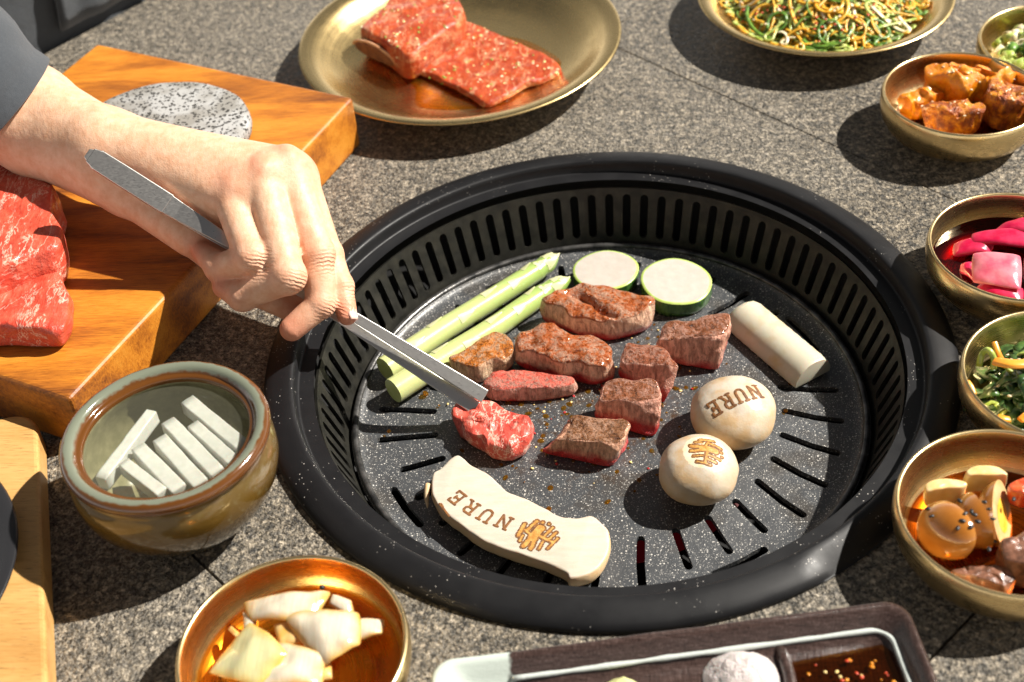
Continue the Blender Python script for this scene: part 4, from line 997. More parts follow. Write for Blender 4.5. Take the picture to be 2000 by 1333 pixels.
# ------------------------------------------------------------------ stoneware bowl of white radish sticks
SB = V((-22.25, -11.6, 0)); H_ = 6.4
sb = thing('stoneware_bowl', 'brown and grey-green glazed stoneware bowl filled with clear liquid', 'bowl', SB)
wobn = lambda r, z, a: (r*.975*(1+.006*math.sin(2*a+.6)+.003*math.sin(5*a)), z)
wob = lambda r, z, a: (r*(1+.006*math.sin(2*a+.6)+.003*math.sin(5*a)), z)
make('bowl_body', *lathe([(.001, .1), (2.7, .02), (3.05, .05), (3.2, .35), (3.7, .9), (4.5, 1.75), (5.15, 2.8), (5.42, 3.8), (5.40, 4.7), (5.22, 5.25), (5.12, 5.5), (5.18, 5.62)], 112, SB[:2], wobn), 'glaze', sb)
lp = [(5.18, 5.62, 1), (5.36, 5.75, 1), (5.42, 5.98, 1), (5.38, 6.2, .95), (5.22, 6.36, .75), (5.05, 6.40, .2), (4.85, 6.38, .0), (4.70, 6.28, .35), (4.60, 6.10, .7), (4.50, 6.02, 1.), (4.36, 6.04, .9), (4.28, 5.9, .95), (4.30, 5.7, .8)]
make('rim', *lathe([(r, z) for r, z, e in lp], 112, SB[:2], wobn), 'lip', sb, attrs=dict(edge=[e for _, _, e in lp for _ in range(112)]))
make('inside', *lathe([(4.30, 5.7), (4.55, 5.0), (4.75, 4.2), (4.6, 3.0), (3.9, 1.6), (2.4, .8), (.001, .7)], 112, SB[:2], wobn), 'glaze_in', sb)
finish(make('clear_liquid', *lathe([(4.36, 5.56), (4.33, 5.52), (.001, 5.52)], 96, SB[:2], wob), 'water', base=(SB.x, SB.y, 5.52), up=True), 'clear liquid filling the stoneware bowl', 'liquid')
ST = [((522, 402), (252, 752), 66, 'lone white radish stick lying apart at the left side of the bowl'), ((705, 345), (1000, 580), 84, 'white radish stick closest to the far right rim of the bowl'), ((735, 470), (940, 650), 70, 'white radish stick second from the far right rim of the bowl'),
      ((605, 455), (862, 712), 82, 'long white radish stick in the middle of the row in the bowl'), ((562, 545), (772, 770), 84, 'white radish stick with a notched tip, third from the near end of the row'), ((448, 590), (660, 800), 84, 'white radish stick second from the near end of the row in the bowl'), ((375, 670), (570, 815), 66, 'white radish stick nearest the front rim of the bowl')]
for i, (a, b, wz, lab) in enumerate(ST):
    zt_ = 5.46-.03*(i % 3); pa, pb_ = (at(100+x/2.667, 650+y/2.667, zt_) for x, y in (a, b)); d = (pb_-pa).normalized(); s = V((d.y, -d.x, 0)); hw_ = wz/2.667/41/2*1.05
    dz = -.16 if i != 0 else -.08
    vs, fs, _ = hexa([(pa-s*hw_+V((0, 0, -.8)))[:], (pa+s*hw_+V((0, 0, -.8)))[:], (pb_+s*hw_+V((0, 0, -.8+dz)))[:], (pb_-s*hw_+V((0, 0, -.8+dz)))[:], (pa-s*hw_*.92)[:], (pa+s*hw_*.95)[:], (pb_+s*hw_+V((0, 0, dz)))[:], (pb_-s*hw_+V((0, 0, dz)))[:]], 10, .06, .03, .9, i)
    finish(make('radish_stick', vs, fs, 'radish', base=(*pa[:2], pa.z-.8)), lab, 'radish stick', 'radish sticks in the stoneware bowl')

# ------------------------------------------------------------------ brass bowls and plates
def brass_bowl(c, R, label, h=3.2):
    k = R/5.2; t_ = thing('brass_bowl', label, 'bowl', (c[0], c[1], 0), 'brass side-dish bowls')
    out = [(.001, .12), (3.0*k, .12), (3.1*k, .02), (3.35*k, .02), (3.5*k, .14), (4.1*k, .38), (4.75*k, .85), (5.12*k, 1.5), (5.26*k, 2.2), (5.27*k, 2.8), (5.2*k, h-.08), (5.14*k, h)]
    inn = [(5.04*k, h-.01), (4.99*k, h-.12), (5.03*k, 2.6), (4.98*k, 1.9), (4.75*k, 1.3), (4.3*k, .8), (3.6*k, .52), (.001, .46)]
    make('bowl_body', *lathe(out+inn, 128, c), 'brass', t_); return t_
BW = dict(onion=((-14.7, -22.5), 5.31), egg=((19.0, -15.4), 5.31), green=((23.9, -6.3), 5.16), pink=((24.2, 4.6), 5.1), chicken=((24.4, 21.0), 5.2), scallion=((32.1, 27.0), 5.2))
LB = dict(onion='brass bowl holding pickled onion pieces in soy', egg='brass bowl holding soy eggs and braised beef beside the grill', green='brass bowl holding seasoned dark greens and carrot strips', pink='brass bowl holding pink pickled radish slices', chicken='brass bowl holding orange glazed chicken pieces', scallion='brass bowl holding chopped green scallions at the photo corner')
for k, (c, R) in BW.items(): brass_bowl(c, R, LB[k])
def disc_liquid(name, c, r, z, mat, lab, wavy=0.):
    return finish(make(name, *lathe([(r, z), (r-.1, z-.03), (.001, z-.03)], 72, c), mat, base=(*c, z), up=True), lab, 'sauce')
def brass_plate(c, R, label):
    t_ = thing('brass_plate', label, 'plate', (*c, 0), 'large brass plates')
    h = 2.35
    out = [(.001, .10), (.50*R, .10), (.52*R, .02), (.55*R, .02), (.57*R, .12), (.72*R, .55), (.84*R, 1.35), (.90*R, 2.0), (.935*R, 2.2), (.99*R, h-.06), (R, h)]
    inn = [(.995*R, h+.07), (.975*R, h+.10), (.925*R, 2.33), (.89*R, 2.12), (.83*R, 1.5), (.72*R, .78), (.60*R, .46), (.45*R, .36), (.001, .33)]
    make('plate_body', *lathe(out+inn, 160, c), 'plate_brass', t_); return t_
MP, SPc = (-10.2, 33.2), (17.6, 37.3)
brass_plate(MP, 12.2, 'large brass plate carrying marinated short rib'); brass_plate(SPc, 9.65, 'brass plate heaped with seasoned scallion salad')

# ---- marinated short rib
z3 = lambda L, z: [at(550+x/2.857, y/2.857, z) for x, y in L]
galbi = thing('marinated_short_rib', 'marinated beef short rib with bone and unrolled flap on brass plate', 'short rib', (*at(850, 100, .4)[:2], .4))
fo = z3([(650, 330), (760, 210), (900, 130), (1000, 104), (1120, 130), (1250, 190), (1400, 255), (1500, 305), (1550, 365), (1480, 410), (1350, 450), (1230, 525), (1130, 548), (1000, 480), (850, 405), (740, 365)], 1.35)
fz_ = [p[:2] for p in fo]
v, f, a = slab(fz_, .45, 1.15, 110, amp=.16, freq=.75, seed=4, puff=.05, rings=10); make('meat_flap', v, f, 'galbi', galbi, attrs=a, subsurf=1); flapT = bvh(v, f)
top = z3([(440, 150), (560, 40), (650, -40), (960, -40), (1010, 85), (880, 190), (700, 300), (570, 225)], 3.0)
v, f, a = slab([p[:2] for p in top], .45, 3.0, 80, amp=.22, freq=.6, seed=9, puff=.12, rings=8); make('rib_meat', v, f, 'galbi', galbi, attrs=a, subsurf=1); ribT = bvh(v, f)
e0, e1_ = at(550+440/2.857, 225/2.857, 1.75), at(550+680/2.857, 340/2.857, 1.4); d = (e1_-e0).normalized(); nf = V((d.y, -d.x, 0)); nf = nf if nf.y < 0 else -nf
cb = (e0+e1_)*.5; vs, fs = [], []; hw_ = (e1_-e0).length/2
for i, (s_, o_) in enumerate(((1., .35), (1.03, .62), (.98, .74), (.8, .78), (.4, .72), (.01, .70))):
    for k in range(40):
        a = 2*math.pi*k/40; x_, y_ = math.cos(a)*hw_*.92*s_, math.sin(a)*.62*s_
        p = cb+d*x_+V((0, 0, y_+.16-.12*(x_/hw_)**2))+nf*(o_+.10); vs.append((p+noise.noise_vector(p*1.6)*.06)[:])
for j in range(5):
    for k in range(40): fs.append((j*40+k, j*40+(k+1) % 40, j*40+40+(k+1) % 40, j*40+40+k))
make('rib_bone', vs, fs, 'bone', galbi, smooth=True)
rim_ = []
for k in range(33):
    a = math.pi*(.02+.96*k/32); rim_.append(cb+d*(math.cos(a)*hw_*.98)+V((0, 0, math.sin(a)*.72+.16-.1*math.cos(a)**2))+nf*.78)
make('fat_cap', *tube(rim_, .11, 8), 'fatrim', galbi)
pool = [p[:2] for p in z3([(600, 360), (690, 430), (745, 490), (752, 585), (900, 610), (1080, 606), (1250, 590), (1345, 525), (1385, 470), (1480, 415), (1560, 360), (1500, 290), (1300, 200), (900, 180)], .55)]
O = loop_spline([(x, y, 0) for x, y in pool], 90); cc = sum(O, V((0, 0, 0)))/90; vs, fs = [], []
def platez(x, y):
    rr = math.hypot(x-MP[0], y-MP[1])/12.2; q = [(0, .33), (.45, .36), (.60, .46), (.72, .78), (.83, 1.5)]
    for (a, za), (b, zb_) in zip(q, q[1:]):
        if rr <= b: return za+(zb_-za)*(rr-a)/(b-a)
    return 1.5
for s_, dz in ((1., .01), (.97, .10), (.9, .15), (.6, .15), (.3, .15), (.0, .15)):
    for p in O: q = cc+(p-cc)*s_; vs.append((q.x, q.y, platez(q.x, q.y)+dz))
for j in range(5):
    for k in range(90): fs.append((j*90+k, j*90+(k+1) % 90, j*90+90+(k+1) % 90, j*90+90+k))
finish(make('marinade_pool', vs, fs, 'oil', base=(cc.x, cc.y, .35), up=True), 'amber marinade pooled under the short rib flap', 'marinade')
def sprinkle(tree_list, pts_fn, n, mats, size, seed):
    r = random.Random(seed); J = Join()
    for _ in range(n*4):
        if len(J.m) >= n*40: break
        x, y = pts_fn(r); best = None
        for T_ in tree_list:
            h, nn, _, _ = T_.ray_cast(V((x, y, 20)), V((0, 0, -1)))
            if h is not None and (best is None or h.z > best[0].z): best = (h, nn)
        if best is None: continue
        h, nn = best; s_ = size*r.uniform(.6, 1.35); J.add(ball(h+nn*s_*.25, s_*1.2, s_*.8, s_*.55, rotq(r), 8, 5), r.randrange(len(mats)))
    return J
xs = [p[0] for p in fz_]+[p.x for p in top]; ys = [p[1] for p in fz_]+[p.y for p in top]
J = sprinkle([flapT, ribT], lambda r: (r.uniform(min(xs), max(xs)), r.uniform(min(ys), max(ys))), 150, 'abc', .12, 5)
make('herb_and_garlic_bits', J.v, J.f, None, galbi, mats=['herb', 'garlic', 'seed'], fmat=J.m)['kind'] = 'stuff'

# ---- scallion salad heap
r = random.Random(12); J = Join(); mats = ['sc_green', 'sc_lime', 'sc_orange', 'sc_white', 'flake', 'seed']
def heapz(x, y, c, R, h): d = math.hypot(x-c[0], y-c[1])/R; return h*max(0, 1-d*d)
for i in range(560):
    a, q = r.uniform(0, 6.283), math.sqrt(r.random())*6.9; x, y = SPc[0]+q*math.cos(a), SPc[1]+q*math.sin(a); an = r.uniform(0, 6.28); cv = r.uniform(-1.5, 1.5); pts = []
    lift = r.uniform(-.4, .55)
    for k in range(12):
        rr = math.hypot(x-SPc[0], y-SPc[1]); z = .62+max(0, (rr-6.5))*.28+heapz(x, y, SPc, 7.4, 2.6)+lift+.10*math.sin(k*.5+i)
        pts.append((x, y, max(z, .62+max(0, rr-5.6)*.46))); x += math.cos(an)*.42; y += math.sin(an)*.42; an += cv*.42
        if math.hypot(x-SPc[0], y-SPc[1]) > 7.1: an += 1.3
    J.add(ribbon(spline(pts, 22), r.uniform(.13, .30), r.uniform(.05, .10)), r.choices(range(4), (22, 30, 40, 8))[0])
for i in range(260):
    a, q = r.uniform(0, 6.283), math.sqrt(r.random())*7.; x, y = SPc[0]+q*math.cos(a), SPc[1]+q*math.sin(a); s_ = r.uniform(.06, .13)
    J.add(ball((x, y, .95+heapz(x, y, SPc, 7.4, 2.6)+r.uniform(.1, .5)), s_*1.3, s_, s_*.5, rotq(r), 7, 4), r.choice((4, 4, 5, 2)))
o = make('scallion_salad', J.v, J.f, None, base=(*SPc, .4), mats=mats, fmat=J.m); finish(o, 'tangled scallion salad with chili flakes on the brass plate', 'salad', kind='stuff')

# ---- chicken
def lump(name, lab, cat, px, z0, t_, mat, group=None, seed=0, amp=.55, freq=.95, scale=22., n=72, **k):
    o = sil(px, z0, t_, scale); v, f, a = slab(o, z0, z0+t_, n, amp=amp, freq=freq, seed=seed, **k); c = V((sum(p[0] for p in o)/len(o), sum(p[1] for p in o)/len(o), z0))
    ob = finish(make(name, v, f, mat, base=c, attrs=a, subsurf=1), lab, cat, group); return ob, bvh(v, f)
z9 = lambda L: [(1700+x/5.333, 80+y/5.333) for x, y in L]
GC = 'glazed chicken pieces'
T1 = lump('chicken_piece', 'flat orange glazed chicken piece at the left of the bowl', 'chicken piece', z9([(320, 620), (420, 560), (600, 510), (740, 560), (720, 680), (560, 760), (420, 830), (320, 720)]), .9, 1.5, 'chicken', GC, 1)
T2 = lump('chicken_piece', 'topmost light orange glazed chicken piece in the bowl', 'chicken piece', z9([(570, 370), (700, 280), (900, 250), (1040, 320), (1180, 400), (1150, 560), (960, 640), (760, 560), (600, 480)]), 1.6, 2.0, 'chicken', GC, 2)
T3 = lump('chicken_piece', 'dark brown glazed chicken piece nearest the front rim', 'chicken piece', z9([(560, 740), (700, 640), (900, 650), (1080, 740), (1170, 820), (1080, 960), (900, 980), (700, 930), (540, 860)]), .8, 1.9, 'chicken_dark', GC, 3)
T4 = lump('chicken_piece', 'dark-crusted glazed chicken piece at the right of the bowl', 'chicken piece', z9([(1180, 620), (1260, 480), (1420, 430), (1580, 520), (1640, 700), (1560, 860), (1400, 940), (1250, 840)]), .9, 2.3, 'chicken_dark', GC, 4)
T5 = lump('chicken_piece', 'orange glazed chicken piece between the topmost and the right one', 'chicken piece', z9([(1060, 420), (1180, 330), (1330, 370), (1480, 430), (1400, 560), (1230, 620), (1090, 560)]), 1.4, 1.9, 'chicken', GC, 5)
cc = BW['chicken'][0]
J = sprinkle([q[1] for q in (T1, T2, T3, T4, T5)], lambda r: (cc[0]+r.uniform(-4, 4), cc[1]+r.uniform(-4, 4)), 60, 'a', .09, 3)
finish(make('sesame_seeds', J.v, J.f, 'seed', base=(*cc, 2)), 'white sesame seeds scattered over the glazed chicken', 'sesame seeds', kind='stuff')
disc_liquid('chicken_glaze', cc, 4.2, .80, 'soy_deep', 'dark glaze at the bottom of the chicken bowl')

# ---- pink radish
def sheet(px3, th, mat, name, lab, cat, group, bulge=.4, n=12, wav=.05, seed=0, parent=None):
    """curved slice through four corners given as (px, py, z): FL FR BR BL"""
    FL, FR, BR, BL = (at(*p) for p in px3); nm = (FR-FL).cross(BL-FL).normalized(); nm = nm if nm.z > 0 else -nm; vs, fs, eg = [], [], []
    for lay in (0, 1):
        for i in range(n+1):
            for k in range(n+1):
                u, v = i/n, k/n
                # rounded corners
                uu, vv = u*2-1, v*2-1; sq = 1-.06*(uu*uu*vv*vv)
                u2, v2 = uu*sq*.5+.5, vv*sq*.5+.5
                p = FL.lerp(FR, u2).lerp(BL.lerp(BR, u2), v2); e = min(1., 6*min(u, 1-u, v, 1-v)+.35)
                eg.append(max(abs(uu), abs(vv))**3)
                p = p+nm*(bulge*(1-uu*uu)*(1-.35*vv*vv)+wav*noise.noise(p*1.3+V((seed, 0, 0)))*2-lay*th*e-(1-e)*th*.3*(1-lay)); vs.append(p[:])
    N = (n+1)*(n+1)
    for i in range(n):
        for k in range(n):
            a = i*(n+1)+k; q = (a, a+1, a+n+2, a+n+1); fs.append(q); fs.append(tuple(x+N for x in q[::-1]))
    for k in range(n):
        for a, b in ((k, k+1), (n*(n+1)+k+1, n*(n+1)+k)): fs.append((a, b, b+N, a+N))
        for a, b in (((k+1)*(n+1), k*(n+1)), (k*(n+1)+n, (k+1)*(n+1)+n)): fs.append((a, b, b+N, a+N))
    c = (FL+FR+BR+BL)/4
    return finish(make(name, vs, fs, mat, base=c, subsurf=1, attrs=dict(edge=eg)), lab, cat, group)
pc = BW['pink'][0]; GP = 'pickled radish slices'
disc_liquid('red_brine', pc, 4.75, 1.55, 'red_brine', 'dark red brine around the pink radish slices')
zz = lambda x, y, z: (1650+x/2.667, 350+y/2.667, z)
for i, (q, th, m_, lab) in enumerate(((((zz(560, 400, 1.7)), zz(760, 380, 2.0), zz(800, 290, 2.2), zz(560, 330, 1.8)), .5, 'pink', 'deep pink radish chunk at the left edge of the brine'),
        ((zz(660, 330, 2.2), zz(1010, 360, 2.3), zz(1010, 250, 2.4), zz(655, 275, 2.3)), .5, 'pink', 'deep pink radish slice across the back of the bowl'),
        ((zz(760, 270, 2.2), zz(1010, 280, 2.6), zz(1010, 180, 2.6), zz(790, 250, 2.2)), .4, 'pink', 'deep pink radish slice leaning on the far wall'),
        ((zz(660, 540, 2.2), zz(925, 580, 2.3), zz(925, 390, 2.9), zz(660, 375, 2.9)), .45, 'pink_pale', 'pale pink curved radish slice on top at the front'),
        ((zz(600, 480, 1.7), zz(680, 540, 1.6), zz(680, 430, 1.9), zz(600, 440, 1.8)), .4, 'pink', 'small deep pink radish chip at the front left'),
        ((zz(680, 590, 1.8), zz(930, 650, 1.8), zz(940, 560, 2.0), zz(690, 540, 1.9)), .4, 'pink', 'deep pink radish slice under the pale one'),
        ((zz(930, 520, 2.2), zz(1050, 520, 2.2), zz(1050, 400, 2.5), zz(930, 400, 2.5)), .45, 'pink_pale', 'pink radish slice at the right photo edge'))):
    sheet(q, th, m_, 'radish_slice', lab, 'radish slice', GP, .28, seed=i)

# ---- greens with carrot
gc = BW['green'][0]; r = random.Random(4); J = Join()
for i in range(230):
    a, q = r.uniform(0, 6.283), math.sqrt(r.random())*3.6; x, y = gc[0]+q*math.cos(a), gc[1]+q*math.sin(a); an = r.uniform(0, 6.28); cv = r.uniform(-1.2, 1.2); pts = []
    st_ = r.random() < .22; lift = r.uniform(-.3, .5); step = .30
    for k in range(9):
        z = 1.0+heapz(x, y, gc, 4.2, 2.1)+lift+.2*math.sin(k*1.1+i); pts.append((x, y, max(.8, z))); x += math.cos(an)*step; y += math.sin(an)*step; an += cv*.5
        if math.hypot(x-gc[0], y-gc[1]) > 4.2: an += 1.4
    J.add(ribbon(pts, r.uniform(.18, .30) if st_ else [r.uniform(.3, .8) for _ in pts], .14 if st_ else .07), 1 if st_ else 0)
for i in range(60):
    a, q = r.uniform(0, 6.283), math.sqrt(r.random())*3.6; x, y = gc[0]+q*math.cos(a), gc[1]+q*math.sin(a); s_ = .10
    J.add(ball((x, y, 1.35+heapz(x, y, gc, 4.2, 2.1)+r.uniform(.1, .4)), s_*1.3, s_*.8, s_*.5, rotq(r), 7, 4), 2)
o = make('seasoned_greens', J.v, J.f, None, base=(*gc, .5), mats=['leaf', 'stalk', 'seed'], fmat=J.m); finish(o, 'heap of dark seasoned greens with sesame in brass bowl', 'greens', kind='stuff')
for P_, w_, lab in (([(1942, 668, 3.8), (1950, 690, 3.5), (1958, 704, 3.2)], .32, 'thin upright carrot strip in the greens'), ([(1943, 706, 3.3), (1965, 710, 3.5), (1990, 712, 3.5), (2015, 708, 3.4)], .6, 'thick orange carrot strip lying across the greens'), ([(1888, 745, 2.5), (1896, 756, 2.4), (1902, 772, 2.2)], .35, 'carrot strip at the left rim of the greens bowl'), ([(1948, 815, 2.6), (1960, 818, 2.6), (1972, 820, 2.5)], .4, 'short carrot strip at the front rim of the greens bowl'), ([(1992, 822, 2.7), (2004, 812, 2.8), (2015, 806, 2.8)], .4, 'carrot strip at the right photo edge in the greens')):
    Pp = spline([at(*p) for p in P_], 10); finish(make('carrot_strip', *tube(Pp, w_*.55, 8, .6), 'carrot', base=Pp[0], bevel=.04), lab, 'carrot strip', 'carrot strips')
Pp = spline([at(*p) for p in ((1912, 715, 2.6), (1918, 692, 3.2), (1930, 684, 3.6), (1941, 700, 3.3), (1940, 722, 2.8))], 16); finish(make('green_stalk', *tube(Pp, .17, 8), 'stalk', base=Pp[0]), 'looped pale green stalk standing out of the greens', 'stalk')

# ---- eggs, potatoes, braised beef
ec = BW['egg'][0]; ze = lambda x, y: (1600+x/2.5, 800+y/2.5)
def egg(name, lab, px, py, z, a, b, cutn, rot):
    c = at(px, py, z); t_ = thing(name, lab, 'egg', (c.x, c.y, z-1.2), 'halved soy eggs')
    n = V(cutn).normalized(); u = V(rot); u = (u-n*u.dot(n)).normalized(); v = n.cross(u); vs, fs = [], []
    for j in range(15):
        th = math.pi/2*j/14
        for k in range(44):
            ph = 2*math.pi*k/44; ex = a*(1+.10*math.cos(ph)); vs.append((c+u*ex*math.sin(th)*math.cos(ph)+v*b*math.sin(th)*math.sin(ph)-n*b*.92*math.cos(th))[:])
    for j in range(14):
        for k in range(44): fs.append((j*44+k, j*44+(k+1) % 44, j*44+44+(k+1) % 44, j*44+44+k))
    make('white', vs, fs, 'egg', t_)
    def dsc(s0_, s1_, o0, o1): 
        vs = [(c+(u*a*(1+.1*math.cos(p_))*math.cos(p_)+v*b*math.sin(p_))*s+n*o)[:] for s, o in ((s0_, o0), ((s0_+s1_)/2, (o0+o1)/2+.02), (s1_, o1)) for p_ in [2*math.pi*k/44 for k in range(44)]]
        return vs, [(j*44+k, j*44+(k+1) % 44, j*44+44+(k+1) % 44, j*44+44+k) for j in range(2) for k in range(44)]
    make('cut_face', *dsc(1., .50, 0, .0), 'egg_cut', t_); make('yolk', *dsc(.51, .001, .01, .05), 'yolk', t_)
    return bvh(vs, fs)
E1 = egg('soy_egg_half', 'shiny brown soy egg half lying cut side away, sprinkled with black sesame', 1850, 1036, 2.25, 1.75, 1.42, (.72, .30, -.25), (.3, -.7, .55))
E2 = egg('soy_egg_half', 'soy egg half behind the shiny one, pale cut face showing', 1912, 1016, 1.9, 1.75, 1.40, (.85, .15, .12), (.2, -.7, .55))
E3 = egg('soy_egg_half', 'soy egg half by the red chili with orange yolk showing', 1958, 1010, 1.95, 1.7, 1.35, (.72, -.25, .40), (.2, .8, .4))
lump('potato_slice', 'pale yellow braised potato chunk touching the left bowl wall', 'potato', [ze(*p) for p in ((512, 440), (520, 380), (600, 338), (680, 350), (718, 385), (690, 430), (600, 450), (530, 480))], 1.4, 1.2, 'potato', 'braised potato chunks', 3, .08, .8, 28)
lump('potato_slice', 'pale yellow braised potato chunk at the back of the egg bowl', 'potato', [ze(*p) for p in ((706, 350), (740, 300), (810, 277), (870, 300), (910, 380), (880, 400), (800, 392), (720, 400))], 1.5, 1.3, 'potato', 'braised potato chunks', 5, .08, .8, 28)
lump('braised_beef_chunk', 'dark braised beef chunk along the front rim of the egg bowl', 'beef chunk', [ze(*p) for p in ((640, 790), (720, 762), (850, 770), (930, 820), (960, 880), (930, 920), (800, 885), (690, 830))], .9, 1.1, 'stew', 'braised beef chunks', 7, .2, 1.2)
lump('braised_beef_chunk', 'brown braised beef chunk with sesame at the right photo edge', 'beef chunk', [ze(*p) for p in ((870, 690), (940, 640), (1030, 600), (1120, 640), (1120, 780), (1040, 870), (930, 840), (880, 760))], 1.0, 1.8, 'stew', 'braised beef chunks', 9, .25, 1.0)
lump('chili_chunk', 'bright red chopped chili lump at the right edge of the egg bowl', 'chili', [ze(*p) for p in ((920, 400), (950, 350), (1040, 330), (1100, 370), (1080, 450), (1000, 480), (940, 450))], 1.9, 1.1, 'chili', None, 11, .14, 1.6)
disc_liquid('soy_broth', ec, 4.5, 1.0, 'soy_deep', 'dark soy broth around the eggs')
J = Join(); r = random.Random(2)
for T_, lst in ((E1, ((535, 488), (552, 522), (685, 448), (678, 580), (712, 510), (740, 575), (700, 545))), (E2, ((745, 500), (760, 515), (775, 548), (830, 488), (808, 455))), (E3, ((880, 465), (900, 455), (915, 500), (905, 540), (850, 535), (950, 440), (855, 640), (828, 685)))):
    for x, y in lst:
        px_, py_ = ze(x, y); d = (at(px_, py_, 0)-CAM).normalized(); h, nn, _, _ = T_.ray_cast(CAM, d)
        if h is None: h, nn = at(px_, py_, 2.9), V((0, 0, 1))
        J.add(ball(h+nn*.03, .17, .10, .06, rotq(r), 8, 5))
finish(make('black_sesame_seeds', J.v, J.f, 'black_seed', base=(*ec, 2.5)), 'black sesame seeds on the soy eggs', 'sesame seeds', kind='stuff')

# ---- onions
oc_ = BW['onion'][0]; zo = lambda x, y, z: (330+x/4.082, 1060+y/4.082, z); GO = 'pickled onion pieces'
disc_liquid('soy_pickle_liquid', oc_, 4.75, 1.35, 'soy', 'amber soy pickling liquid around the onions')
for i, (q, th, m_, bl, lab) in enumerate((
        ((zo(700, 620, 2.3), zo(1080, 640, 2.6), zo(1230, 430, 2.5), zo(640, 500, 2.2)), .35, 'onion', .55, 'broad pale onion piece at the back of the bowl'),
        ((zo(1240, 980, 2.3), zo(1480, 820, 2.5), zo(1480, 610, 2.5), zo(960, 620, 2.7)), .35, 'onion', .75, 'largest glossy white onion piece on top'),
        ((zo(360, 1040, 2.2), zo(700, 1130, 2.6), zo(890, 900, 2.9), zo(640, 700, 2.5)), .35, 'onion_green', .6, 'greenish ribbed onion piece at the left front'),
        ((zo(720, 1160, 2.4), zo(1180, 1130, 2.4), zo(1190, 930, 2.6), zo(890, 850, 2.4)), .35, 'onion', .4, 'white onion piece cut by the bottom photo edge'),
        ((zo(1500, 790, 1.9), zo(1680, 730, 2.0), zo(1690, 640, 2.0), zo(1480, 640, 2.1)), .4, 'onion', .15, 'narrow onion stub poking out at the right'),
        ((zo(600, 730, 1.9), zo(660, 720, 2.1), zo(690, 610, 2.1), zo(590, 590, 2.0)), .4, 'onion', .15, 'small onion chip at the left'),
        ((zo(900, 830, 2.1), zo(1080, 800, 2.2), zo(1050, 680, 2.3), zo(850, 680, 2.2)), .4, 'onion_soy', .2, 'soy-stained onion piece in the middle'),
        ((zo(1290, 520, 2.2), zo(1460, 620, 2.2), zo(1440, 490, 2.3), zo(1310, 450, 2.3)), .35, 'onion', .2, 'small pale onion piece near the far wall'),
        ((zo(470, 720, 1.9), zo(560, 800, 1.9), zo(580, 770, 2.0), zo(490, 690, 2.0)), .35, 'onion_soy', .1, 'tiny brown onion scrap at the left'),
        ((zo(1200, 1110, 2.0), zo(1290, 1090, 2.0), zo(1280, 980, 2.1), zo(1200, 960, 2.1)), .35, 'onion_soy', .1, 'amber onion scrap between the two white pieces'))):
    mx_, my_ = sum(p[0] for p in q)/4, sum(p[1] for p in q)/4; q = tuple((mx_+(p[0]-mx_)*1.28, my_+(p[1]-my_)*1.28-6, p[2]+.25) for p in q)
    sheet(q, th*1.3, m_, 'onion_piece', lab, 'onion piece', GO, bl*.75, wav=.09, seed=i*3)
p = at(330+1222/4.082, 1060+360/4.082, 1.98); finish(make('peppercorn', *ball((p.x, p.y, 2.0), .13, .15, .12, None, 12, 8), 'black_seed', base=p), 'single dark peppercorn at the far wall of the onion bowl', 'peppercorn')
# ---- chopped scallions in the corner bowl
sc_c = BW['scallion'][0]; r = random.Random(8); J = Join()
for i in range(130):
    a, q = r.uniform(0, 6.283), math.sqrt(r.random())*4.1; x, y = sc_c[0]+q*math.cos(a), sc_c[1]+q*math.sin(a); z = 1.3+heapz(x, y, sc_c, 5., 1.3)+r.uniform(0, .4); Q = rotq(r) @ Matrix.Rotation(r.uniform(0, 1.5), 3, 'Y'); rr = r.uniform(.28, .5); hh_ = r.uniform(.25, .6)
    vs, fs = lathe([(rr, -hh_), (rr, hh_), (rr*.65, hh_), (rr*.65, -hh_)], 14, close=True); J.add(([(V((x, y, z))+Q @ V(v))[:] for v in vs], fs), r.choices((0, 1, 2), (3, 5, 3))[0])
o = make('chopped_scallions', J.v, J.f, None, base=(*sc_c, .5), mats=['sc_green', 'sc_lime', 'sc_white'], fmat=J.m); finish(o, 'chopped green and white scallion rings in the corner bowl', 'scallions', kind='stuff')

# ------------------------------------------------------------------ sauce tray
tl, trr = at(838, 1292, 1.8), at(1768, 1168, 1.8); ux = (trr-tl); TW = ux.length; ux.normalize(); ux.z = 0; uy = V((ux.y, -ux.x, 0)); TH = 11.
tray = thing('sauce_tray', 'brown ceramic sauce tray with pale line and celadon corner', 'tray', (*(tl+ux*TW/2+uy*TH/2)[:2], 0))
def rr_loop(ins, rad, z, n=9):
    x0, y0, x1, y1 = ins, ins, TW-ins, TH-ins; r_ = max(.05, rad-ins*.55); P = []
    for cx, cy, a0 in ((x1-r_, y0+r_, -90), (x1-r_, y1-r_, 0), (x0+r_, y1-r_, 90), (x0+r_, y0+r_, 180)):
        for k in range(n+1): a = math.radians(a0+90*k/n); P.append((cx+r_*math.cos(a), cy+r_*math.sin(a)))
    out = []
    for i in range(len(P)):          # keep edges dense so that they can waver
        a, b = V((*P[i], 0)), V((*P[(i+1) % len(P)], 0)); m_ = max(1, int((b-a).length/.6))
        for k in range(m_): out.append(a.lerp(b, k/m_))
    return out, z
prof = [(1.3, .03), (.9, .05), (.45, .5), (.1, 1.3), (0., 1.7), (.1, 1.84), (.28, 1.85), (.45, 1.72), (.8, 1.25), (1.15, .85), (1.5, .66), (2.0, .60)]
base_loop, _ = rr_loop(.0, 1.1, 0); N = len(base_loop); ctr = V((TW/2, TH/2, 0)); vs, fs, pale = [], [], []
